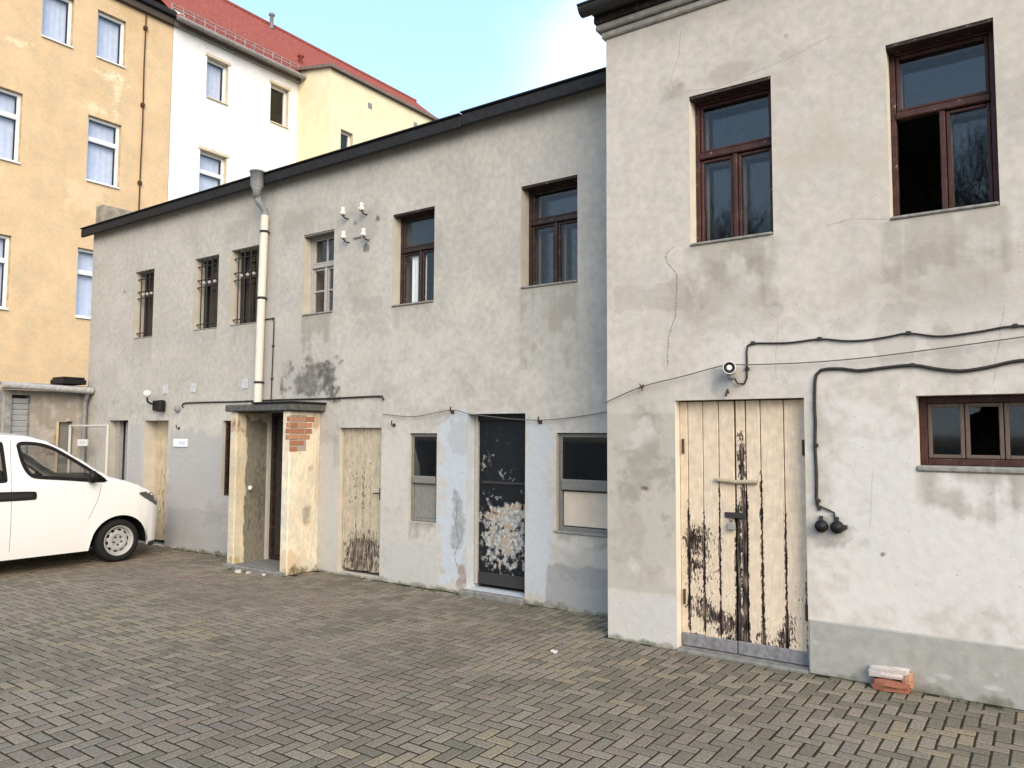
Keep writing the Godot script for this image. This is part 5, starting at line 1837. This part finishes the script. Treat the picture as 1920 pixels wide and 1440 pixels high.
	gr.box(Vector3(VC - 0.42, 0.30, VA - 0.80), Vector3(VC + 0.42, 0.55, VA - 0.75), 0.02)
	put("grille", gr, M.black, v)
	var lp := MB.new()
	var lpp := PackedVector3Array()
	for j in 21:
		var a := lerpf(-1.0, 1.0, j / 20.0)
		lpp.append(Vector3(VC + a * 0.88, 0.20, VA - 0.45 - 0.30 * sqrt(maxf(0.0, 1.0 - a * a * 0.95))))
	lp.tube(lpp, 0.035, 8)
	put("bumper_lip", lp, M.black, v)
	put_box("underbody", Vector3(VC - 0.54, 0.20, VA - 0.45), Vector3(VC + 0.54, 0.26, VA - 0.35 + 0.65), M.black, v, 0.0)
	put_box("underbody", Vector3(VC - 0.86, 0.20, VA + 0.36), Vector3(VC + 0.86, 0.26, VA + 2.30), M.black, v, 0.0)
	put_box("underbody", Vector3(VC - 0.50, 0.20, VA + 2.31), Vector3(VC + 0.50, 0.26, VA + 3.6), M.black, v, 0.0)
	# cabin
	var trim := pm(lin(0.045, 0.048, 0.05), 0.8, "")
	for x in [-0.45, 0.45]:
		var st := part_node("seat", v)
		st.position = Vector3(VC + x, 0.5, VA + 1.0) - origin_of(v)
		put_box("cushion", Vector3(VC + x - 0.25, 0.55, VA + 0.75), Vector3(VC + x + 0.25, 0.72, VA + 1.25), trim, st, 0.05)
		var bk := MB.new()
		bk.box(Vector3(-0.24, 0, -0.06), Vector3(0.24, 0.60, 0.06), 0.04, Transform3D(Basis(Vector3(1, 0, 0), 0.22), Vector3(VC + x, 0.70, VA + 1.22)))
		put("seat_back", bk, trim, st)
		var hd := MB.new()
		hd.box(Vector3(-0.13, 0.64, -0.04), Vector3(0.13, 0.82, 0.05), 0.035, Transform3D(Basis(Vector3(1, 0, 0), 0.20), Vector3(VC + x, 0.70, VA + 1.22)))
		put("headrest", hd, trim, st)
	var db := MB.new()
	db.box(Vector3(VC - 0.80, 0.70, VA + 0.12), Vector3(VC + 0.80, 1.06, VA + 0.42), 0.06)
	put("dashboard", db, trim, v)
	var sw := MB.new()
	var sp := PackedVector3Array()
	for j in 25:
		var a := TAU * j / 24.0
		sp.append(Vector3(VC - 0.42 + cos(a) * 0.18, 1.0 + sin(a) * 0.16, VA + 0.55 - sin(a) * 0.08))
	sw.tube(sp, 0.016, 8)
	put("steering_wheel", sw, trim, v)
	put_box("cabin_floor", Vector3(VC - 0.80, 0.30, VA + 0.30), Vector3(VC + 0.80, 0.34, VA + 3.4), trim, v, 0.0)
	put_box("bulkhead", Vector3(VC - 0.74, 0.35, VA + 1.50), Vector3(VC + 0.74, 1.60, VA + 1.53), trim, v, 0.0)

func wheel(v: Node3D, c: Vector3, sg: float) -> void:
	var w := part_node("wheel", v)
	w.position = c - origin_of(v)
	var xf := Transform3D(Basis(Vector3(0, 0, 1), -sg * PI * 0.5), c)   # local y points outwards
	var t := MB.new()
	t.lathe(PackedVector2Array([Vector2(0.19, -0.09), Vector2(0.25, -0.10), Vector2(0.275, -0.085), Vector2(0.287, -0.05), Vector2(0.29, 0.0), Vector2(0.287, 0.05), Vector2(0.275, 0.085), Vector2(0.25, 0.10), Vector2(0.215, 0.098), Vector2(0.198, 0.085)]), xf, 40)
	put("tyre", t, M.rubber, w)
	# pressed steel disc with round-cornered holes
	var d := MB.new()
	var steel := pm(lin(0.50, 0.50, 0.50), 0.42, "fine", 4.0)
	var radii := [0.202, 0.196, 0.178, 0.165, 0.155, 0.130, 0.118, 0.085, 0.070, 0.062, 0.0]
	var high := [0.088, 0.092, 0.075, 0.040, 0.038, 0.052, 0.058, 0.060, 0.048, 0.046, 0.046]
	var seg := 80
	for i in radii.size() - 1:
		for k in seg:
			var in_hole := (i == 4) and (k % 8 < 4)
			if in_hole: continue
			var a0 := TAU * k / seg
			var a1 := TAU * (k + 1) / seg
			var q := []
			for e in [[i, a0], [i, a1], [i + 1, a1], [i + 1, a0]]:
				q.append(xf * Vector3(cos(e[1]) * radii[e[0]], high[e[0]], sin(e[1]) * radii[e[0]]))
			if i == radii.size() - 2: d.tri(q[0], q[2], q[1])
			else: d.quad(q[3], q[2], q[1], q[0])
	put("rim", d, steel, w)
	for k in 5:
		var a := TAU * k / 5.0
		var b := MB.new()
		b.lathe(PackedVector2Array([Vector2(0.012, 0.0), Vector2(0.012, 0.02), Vector2(0.0, 0.024)]), xf * Transform3D(Basis(), Vector3(cos(a) * 0.055, 0.046, sin(a) * 0.055)), 6)
		put("wheel_bolt", b, M.iron, w)
	var br := MB.new()
	br.lathe(PackedVector2Array([Vector2(0.0, -0.06), Vector2(0.18, -0.06), Vector2(0.18, -0.02), Vector2(0.0, -0.02)]), xf, 24)
	put("brake_drum", br, M.black, w)

# ------------------------------------------------------------------ cables, lamps, plates on the walls
func cable(called: String, label: String, pts: Array, r: float, mat: Material, clips: Array, smooth := 1) -> void:
	var c := thing(called, label, "cable", pts[0])
	var mb := MB.new()
	mb.tube(path(pts, smooth), r, 8)
	put("line", mb, mat, c)
	for q in clips:
		var k := MB.new()
		k.box(q - Vector3(0.016, 0.013, 0.02), q + Vector3(0.016, 0.013, r + 0.006), 0.004)
		put("clip", k, M.iron, c)

func build_fittings() -> void:
	var z := ZR + 0.016
	var V := func(x: float, y: float, d := 0.0) -> Vector3: return Vector3(x, y, z + d)
	cable("conduit", "thin brown cable clipped across the workshop wall above the camera",
		[V.call(-2.06, 2.20, 0.03), V.call(-2.05, 2.165, 0.02), V.call(-2.0, 2.155), V.call(-1.975, 2.19), V.call(-1.97, 2.30), V.call(-1.97, 2.43), V.call(-1.955, 2.47), V.call(-1.90, 2.475), V.call(-1.65, 2.462), V.call(-1.42, 2.475), V.call(-1.25, 2.45), V.call(-1.11, 2.445), V.call(-0.95, 2.46), V.call(-0.82, 2.475), V.call(-0.63, 2.44), V.call(-0.4, 2.455), V.call(-0.19, 2.478), V.call(0.1, 2.45), V.call(0.5, 2.47), V.call(1.2, 2.44)], 0.0075, M.cable,
		[V.call(-1.92, 2.478), V.call(-1.97, 2.275), V.call(-1.42, 2.478), V.call(-0.82, 2.478), V.call(-0.19, 2.48)])
	cable("power_cable", "thick dark cable running beside the double door down to two sockets",
		[V.call(-1.445, 1.20), V.call(-1.465, 1.27), V.call(-1.462, 1.45), V.call(-1.468, 1.68), V.call(-1.462, 1.85), V.call(-1.465, 1.98), V.call(-1.455, 2.19), V.call(-1.43, 2.235), V.call(-1.38, 2.248), V.call(-1.25, 2.243), V.call(-1.15, 2.225), V.call(-1.0, 2.238), V.call(-0.8, 2.248), V.call(-0.65, 2.215), V.call(-0.51, 2.195), V.call(-0.36, 2.212), V.call(-0.15, 2.25), V.call(0.1, 2.22), V.call(0.5, 2.25), V.call(1.2, 2.22)], 0.0115, M.cable,
		[V.call(-1.462, 1.68), V.call(-1.455, 1.27), V.call(-0.8, 2.25)])
	cable("socket_lead", "short looping lead between the two round sockets beside the double door",
		[V.call(-1.455, 1.235), V.call(-1.43, 1.215), V.call(-1.38, 1.212), V.call(-1.345, 1.19), V.call(-1.335, 1.13)], 0.007, M.cable, [])
	cable("wire", "thin slack wire strung across the workshop wall past the camera",
		[V.call(-3.23, 2.03, 0.02), V.call(-2.87, 2.16, 0.03), V.call(-2.5, 2.235, 0.03), V.call(-2.14, 2.31, 0.03), V.call(-1.95, 2.305, 0.03), V.call(-1.55, 2.30, 0.03), V.call(-1.2, 2.31, 0.03), V.call(-0.84, 2.335, 0.03), V.call(-0.15, 2.40, 0.03), V.call(0.8, 2.50, 0.03)], 0.0045, M.thin_wire, [], 1)
	var hk := MB.new()
	hk.tube(PackedVector3Array([Vector3(-2.87, 2.16, ZR - 0.01), Vector3(-2.87, 2.16, ZR + 0.06)]), 0.006, 6)
	hk.tube(PackedVector3Array([Vector3(-2.895, 2.145, ZR + 0.05), Vector3(-2.845, 2.18, ZR + 0.05)]), 0.005, 6)
	hk.tube(PackedVector3Array([Vector3(-2.885, 2.19, ZR + 0.045), Vector3(-2.858, 2.125, ZR + 0.045)]), 0.005, 6)
	tag(put("wire_hook", hk, M.rust, self), "rusty cross-shaped hook holding the wire on the workshop wall", "hook")
	for q in [[-1.435, 1.085], [-1.325, 1.085]]:
		var so := thing("socket", "round dark weatherproof socket " + ("with a side flap, farther from the double door" if q[0] > -1.4 else "without flap, right beside the double door"), "socket", Vector3(q[0], q[1], ZR), "sockets beside the double door")
		var f := Transform3D(Basis(Vector3(1, 0, 0), PI * 0.5), Vector3(q[0], q[1], ZR))
		var mb := MB.new()
		mb.lathe(PackedVector2Array([Vector2(0.046, 0.0), Vector2(0.046, 0.03), Vector2(0.038, 0.045), Vector2(0.03, 0.047), Vector2(0.03, 0.06), Vector2(0.0, 0.062)]), f, 18)
		put("housing", mb, M.black, so)
		put_box("cable_entry", Vector3(q[0] - 0.012, q[1] + 0.04, ZR + 0.002), Vector3(q[0] + 0.012, q[1] + 0.075, ZR + 0.03), M.iron, so)
		if q[0] > -1.4: put_box("flap", Vector3(q[0] + 0.03, q[1] - 0.012, ZR + 0.005), Vector3(q[0] + 0.07, q[1] + 0.02, ZR + 0.035), M.iron, so)
	# security camera above the double door
	var cm := thing("security_camera", "white bullet camera mounted above the double door", "camera", Vector3(-2.085, 2.28, ZR))
	var dir := Vector3(0.30, -0.06, 1.0).normalized()
	var right := Vector3.UP.cross(dir).normalized()
	var cf := Transform3D(Basis(right, dir, right.cross(dir)), Vector3(-2.095, 2.285, ZR + 0.05))
	var hb := MB.new()
	hb.lathe(PackedVector2Array([Vector2(0.0, 0.0), Vector2(0.04, 0.0), Vector2(0.05, 0.012), Vector2(0.05, 0.13), Vector2(0.046, 0.135), Vector2(0.043, 0.125)]), cf, 24)
	put("housing", hb, M.porcelain, cm)
	var lr := MB.new()
	lr.lathe(PackedVector2Array([Vector2(0.043, 0.125), Vector2(0.022, 0.123)]), cf, 24)
	put("lens_ring", lr, M.black, cm)
	var le := MB.new()
	le.lathe(PackedVector2Array([Vector2(0.022, 0.122), Vector2(0.020, 0.13), Vector2(0.010, 0.132), Vector2(0.0, 0.128)]), cf, 18)
	put("lens", le, M.porcelain, cm)
	var mt := MB.new()
	mt.box(Vector3(-2.12, 2.20, ZR), Vector3(-2.07, 2.26, ZR + 0.07), 0.008)
	put("mount", mt, M.zinc, cm)
	var nl := MB.new()
	nl.tube(PackedVector3Array([Vector3(-2.13, 2.09, ZR), Vector3(-2.12, 2.115, ZR + 0.04), Vector3(-2.135, 2.06, ZR + 0.045)]), 0.009, 6)
	tag(put("rusty_nail", nl, M.rust, self), "bent rusty nail over the double door lintel", "nail")
	# ---- on the long building
	var zm := ZM + 0.016
	var U := func(x: float, y: float, d := 0.0) -> Vector3: return Vector3(x, y, zm + d)
	cable("conduit", "black cable running from the corner lamp over the porch slab",
		[U.call(-10.87, 2.14), U.call(-10.86, 2.20), U.call(-10.2, 2.205), U.call(-9.5, 2.20), U.call(-8.6, 2.205), U.call(-7.6, 2.20), U.call(-6.65, 2.205), U.call(-6.62, 2.16)], 0.011, M.cable, [U.call(-6.7, 2.205), U.call(-7.6, 2.2), U.call(-9.3, 2.2)])
	cable("conduit", "thin cable running down the plaster beside the rain pipe",
		[U.call(-8.98, 3.33), U.call(-8.76, 3.33), U.call(-8.74, 3.28), U.call(-8.745, 2.9), U.call(-8.755, 2.5), U.call(-8.76, 2.16)], 0.008, M.cable, [U.call(-8.745, 2.95), U.call(-8.755, 2.5), U.call(-8.76, 3.33)])
	cable("wire", "thin slack wire strung past the black door on the long building",
		[U.call(-6.62, 1.99, 0.01), U.call(-6.1, 1.955, 0.02), U.call(-5.54, 2.02, 0.03), U.call(-5.2, 1.965, 0.03), U.call(-4.36, 1.90, 0.03), U.call(-3.6, 1.97, 0.03), U.call(-3.24, 2.03, 0.3)], 0.0045, M.thin_wire, [])
	for q in [[-6.45, 1.875, "rusty hook between the weathered plank door and the small window"], [-5.545, 2.02, "rusty hook holding the wire above the small window"], [-4.365, 1.90, "rusty hook holding the wire right beside the black door"], [-10.98, 1.84, "rusty hook above the white plate on the grey cement"]]:
		var h := MB.new()
		h.tube(path([Vector3(q[0], q[1] - 0.02, ZM), Vector3(q[0], q[1] - 0.015, ZM + 0.05), Vector3(q[0] + 0.01, q[1] + 0.035, ZM + 0.055)]), 0.008, 6)
		h.box(Vector3(q[0] - 0.022, q[1] - 0.04, ZM), Vector3(q[0] + 0.022, q[1], ZM + 0.012), 0.003)
		tag(put("wire_hook", h, M.rust, self), q[2], "hook")
	# porcelain insulators left on iron pins
	var places := [[-7.32, 4.56, "upper insulator nearer the white casement window"], [-6.98, 4.56, "upper insulator nearer the dark casement window"], [-7.30, 4.25, "lower insulator nearer the white casement window"], [-6.94, 4.23, "lower insulator nearer the dark casement window"]]
	for q in places:
		var s := thing("insulator", "white porcelain " + q[2], "insulator", Vector3(q[0], q[1], ZM), "porcelain insulators of the old power line")
		var pin := MB.new()
		pin.tube(path([Vector3(q[0] + 0.01, q[1] - 0.06, ZM - 0.01), Vector3(q[0], q[1] - 0.06, ZM + 0.08), Vector3(q[0], q[1] + 0.02, ZM + 0.09)]), 0.009, 8)
		put("pin", pin, M.iron, s)
		var iz := MB.new()
		iz.lathe(PackedVector2Array([Vector2(0.0, -0.025), Vector2(0.036, -0.03), Vector2(0.038, 0.0), Vector2(0.024, 0.02), Vector2(0.022, 0.035), Vector2(0.029, 0.05), Vector2(0.022, 0.068), Vector2(0.0, 0.072)]), Transform3D(Basis(), Vector3(q[0], q[1], ZM + 0.09)), 14)
		put("bell", iz, M.porcelain, s)
	var bx := MB.new()
	bx.box(Vector3(-7.20, 4.22, ZM), Vector3(-7.06, 4.27, ZM + 0.03), 0.008)
	tag(put("insulator_bracket", bx, M.old_white, self), "pale bracket between the two lower insulators", "bracket")
	# lamp by the far doors
	var la := thing("wall_lamp", "dark wall lamp with round white globe above the far plank door", "lamp", Vector3(-11.6, 2.2, ZM))
	var lm := MB.new()
	lm.box(Vector3(-11.66, 2.10, ZM), Vector3(-11.54, 2.26, ZM + 0.06), 0.01)
	lm.tube(path([Vector3(-11.6, 2.2, ZM + 0.05), Vector3(-11.6, 2.22, ZM + 0.16), Vector3(-11.6, 2.30, ZM + 0.18)]), 0.015, 8)
	put("arm", lm, M.black, la)
	var gl := MB.new()
	gl.lathe(PackedVector2Array([Vector2(0.0, -0.06), Vector2(0.035, -0.05), Vector2(0.058, -0.02), Vector2(0.06, 0.01), Vector2(0.04, 0.045), Vector2(0.0, 0.06)]), Transform3D(Basis(), Vector3(-11.6, 2.36, ZM + 0.18)), 16)
	put("globe", gl, M.porcelain, la)
	var sp := MB.new()
	sp.box(Vector3(-11.47, 2.08, ZM + 0.02), Vector3(-11.33, 2.26, ZM + 0.12), 0.02)
	tag(put("motion_sensor", sp, M.black, self), "small black box beside the round white wall lamp", "sensor")
	var dc := MB.new()
	dc.lathe(PackedVector2Array([Vector2(0.055, 0.0), Vector2(0.055, 0.03), Vector2(0.04, 0.06), Vector2(0.0, 0.075)]), Transform3D(Basis(Vector3(1, 0, 0), PI * 0.5), Vector3(-11.0, 2.12, ZM)), 16)
	tag(put("junction_box", dc, M.zinc, self), "round grey junction box at the end of the black cable", "junction box")
	# small faded plates
	for q in [[-11.39, 2.43, "faded white number plate above the wall lamp"], [-10.63, 2.43, "faded white number plate between the lamp and the porch"], [-9.36, 2.45, "faded white number plate left of the rain pipe"]]:
		var pl := MB.new()
		pl.box(Vector3(q[0] - 0.07, q[1] - 0.07, ZM + 0.004), Vector3(q[0] + 0.07, q[1] + 0.07, ZM + 0.012), 0.003)
		tag(put("number_plate", pl, pm(lin(0.62, 0.64, 0.67), 0.6, "medium", 3.0), self), q[2], "plate")
	# reserved-place plates with worn, unreadable print
	sign_plate(Vector3(-10.91, 1.60, ZM + 0.008), 0.38, 0.12, "white plate with worn blue print on the grey cement", Color(0.25, 0.38, 0.62), 0.42)
	sign_plate(Vector3(-13.42, 1.58, ZM + 0.25), 0.34, 0.11, "white plate with worn grey print on the pale gate frame", Color(0.5, 0.5, 0.52), 0.25)

func sign_plate(at: Vector3, w: float, h: float, label: String, ink: Color, from: float) -> void:
	var iw := 128
	var ih := 44
	var im := Image.create(iw, ih, false, Image.FORMAT_RGB8)
	im.fill(Color(0.90, 0.91, 0.92))
	var r := RandomNumberGenerator.new()
	r.seed = int(absf(at.x) * 100)
	var x := int(iw * from)
	while x < iw * 0.82:
		var ww := r.randi_range(5, 10)
		for j in range(14, 31):
			for i in range(x, x + ww):
				if r.randf() < 0.55: im.set_pixel(i, j, Color(0.90, 0.91, 0.92).lerp(ink, r.randf_range(0.3, 0.8)))
		x += ww + 3
	var mb := MB.new()
	mb.quad(at + Vector3(-w / 2, -h / 2, 0.012), at + Vector3(w / 2, -h / 2, 0.012), at + Vector3(w / 2, h / 2, 0.012), at + Vector3(-w / 2, h / 2, 0.012))
	var s := thing("sign_plate", label, "sign", at)
	put("face", mb, plain_uv(ImageTexture.create_from_image(im), 0.4), s)
	put_box("backing", at + Vector3(-w / 2, -h / 2, -0.004), at + Vector3(w / 2, h / 2, 0.009), M.white_metal, s, 0.002)

# ------------------------------------------------------------------ bare trees across the yard, mirrored in the windows
func limb(mb: MB, a: Vector3, dir: Vector3, length: float, r: float, level: int) -> void:
	var pts := PackedVector3Array([a])
	var p := a
	var d := dir
	var n := 5 if level < 3 else 3
	for i in n:
		d = (d + Vector3(rng.randf_range(-0.25, 0.25), rng.randf_range(-0.05, 0.22), rng.randf_range(-0.25, 0.25)) * (0.6 + 0.25 * level)).normalized()
		p += d * length / n
		pts.append(p)
	var r2 := r * (0.55 if level < 4 else 0.4)
	mb.tube(pts, r, 6 if level < 3 else 4, r2)
	if level >= 5: return
	var kids: int = [4, 4, 4, 4, 3][level]
	for k in kids:
		var t := rng.randf_range(0.35, 1.0) if k < kids - 1 else 1.0
		var idx := clampi(int(t * n), 1, n)
		var side := Vector3(rng.randf_range(-1, 1), rng.randf_range(-0.1, 0.7), rng.randf_range(-1, 1)).normalized()
		limb(mb, pts[idx], (d * 0.7 + side * 0.85).normalized(), length * rng.randf_range(0.55, 0.78), maxf(lerpf(r, r2, t) * 0.62, 0.011), level + 1)

func build_trees() -> void:
	var bark := pm(lin(0.06, 0.05, 0.042), 0.95, "medium", 1.0)
	for q in [[-1.5, 11.0, 5.2, "bare winter tree across the yard facing the double door"], [-8.9, 11.0, 4.7, "bare winter tree across the yard facing the long building"]]:
		var t := thing("bare_tree", q[3], "tree", Vector3(q[0], 0, q[1]), "bare trees across the yard")
		var tr := MB.new()
		var base := Vector3(q[0], -0.05, q[1])
		var tip := base + Vector3(0.15, q[2], -0.1)
		tr.tube(PackedVector3Array([base, base + Vector3(0.02, 0.3, 0), base + Vector3(0.08, q[2] * 0.5, -0.03), tip]), 0.24, 12, 0.15)
		put("trunk", tr, bark, t)
		var cr := MB.new()
		for k in 6:
			var a := TAU * k / 6.0 + rng.randf_range(-0.3, 0.3)
			limb(cr, tip - Vector3(0, rng.randf_range(0.0, 0.5), 0), Vector3(cos(a) * 0.8, 0.8, sin(a) * 0.8).normalized(), rng.randf_range(2.0, 2.5), 0.10, 1)
		limb(cr, tip, Vector3(0.05, 1, 0), 2.4, 0.13, 1)
		put("crown", cr, bark, t)

# ------------------------------------------------------------------ broken bricks, litter, weeds
func lump(r: RandomNumberGenerator, at: Vector3, size: Vector3, rough: float, flat_back := false) -> MB:
	var mb := MB.new()
	var rows := 7
	var cols := 10
	var pts := []
	for j in rows + 1:
		var row := []
		for i in cols:
			var th := PI * j / rows
			var ph := TAU * i / cols
			var d := Vector3(sin(th) * cos(ph), cos(th), sin(th) * sin(ph))
			# towards a box
			var m := maxf(absf(d.x), maxf(absf(d.y), absf(d.z)))
			d = d.lerp(d / m, 0.7) * (1.0 + r.randf_range(-rough, rough))
			row.append(at + Vector3(d.x * size.x, d.y * size.y, d.z * size.z) * 0.5)
		pts.append(row)
	for j in rows:
		for i in cols:
			var k := (i + 1) % cols
			mb.quad(pts[j + 1][i], pts[j][i], pts[j][k], pts[j + 1][k])
	return mb

func build_small_details() -> void:
	var r := RandomNumberGenerator.new()
	r.seed = 9
	# brick stub showing through the skirting
	var bs := thing("brick_stub", "broken red brick stub with whitewashed top at the skirting", "brick", Vector3(-1.0, 0, ZR))
	put("brick", lump(r, Vector3(-0.98, 0.035, ZR + 0.075), Vector3(0.25, 0.075, 0.13), 0.16), pm(lin(0.34, 0.135, 0.085), 0.95, "fine", 3.0, "rough", 0.8), bs)
	put("brick", lump(r, Vector3(-1.0, 0.115, ZR + 0.055), Vector3(0.26, 0.075, 0.11), 0.15), pm(lin(0.68, 0.60, 0.56), 0.95, "fine", 3.0, "rough", 0.8), bs)
	put("brick", lump(r, Vector3(-0.88, 0.085, ZR + 0.055), Vector3(0.07, 0.10, 0.10), 0.16), M.brick2, bs)
	# crumbs of plaster and litter
	var spots := [[-8.45, -6.02, 0.05, "crumpled white paper scrap before the porch step"], [-8.30, -6.06, 0.035, "small white plaster crumb beside the paper scrap"], [-8.02, -6.08, 0.03, "small white plaster crumb at the porch's right wing"], [-3.35, -5.35, 0.028, "small white pebble on the paving near the workshop corner"]]
	for s in spots:
		var o := put("plaster_crumb", lump(r, Vector3(s[0], s[2] * 0.3, s[1]), Vector3(s[2], s[2] * 0.6, s[2]) * 1.5, 0.3), pm(lin(0.5, 0.48, 0.45), 0.9, ""), self)
		tag(o, s[3], "litter")
	# moss and grass tufts in the joint at the foot of the walls
	var leaf := pm(lin(0.055, 0.075, 0.025), 0.9, "fine", 2.0)
	leaf.backlight_enabled = true
	leaf.backlight = Color(0.2, 0.25, 0.1)
	var mb := MB.new()
	for i in 620:
		var x := r.randf_range(-11.0, -3.3)
		var z := ZM + 0.02 + absf(r.randfn(0.0, 0.05))
		if i % 3 == 0:
			x = r.randf_range(-3.2, 0.8)
			z = ZR + 0.03 + absf(r.randfn(0.0, 0.04))
		if (x > -9.0 and x < -7.75 and z < -6.15) or (x > -2.6 and x < -1.5): continue
		if noise(1.3, 71, 2).get_noise_1d(x * 3.0) < -0.02: continue
		for k in 3:
			var a := r.randf_range(0, TAU)
			var h := r.randf_range(0.008, 0.028)
			var d := Vector3(cos(a), 0, sin(a))
			var w := Vector3(-d.z, 0, d.x) * 0.004
			var p := Vector3(x, -0.01, z) + d * 0.006
			mb.tri(p - w, p + w, p + d * h * 0.7 + Vector3(0, h + 0.01, 0))
	var g := put("moss_tufts", mb, leaf, self)
	g.set_meta("kind", "stuff")
	g.set_meta("label", "low moss and grass along the foot of the walls")
	g.set_meta("category", "moss")
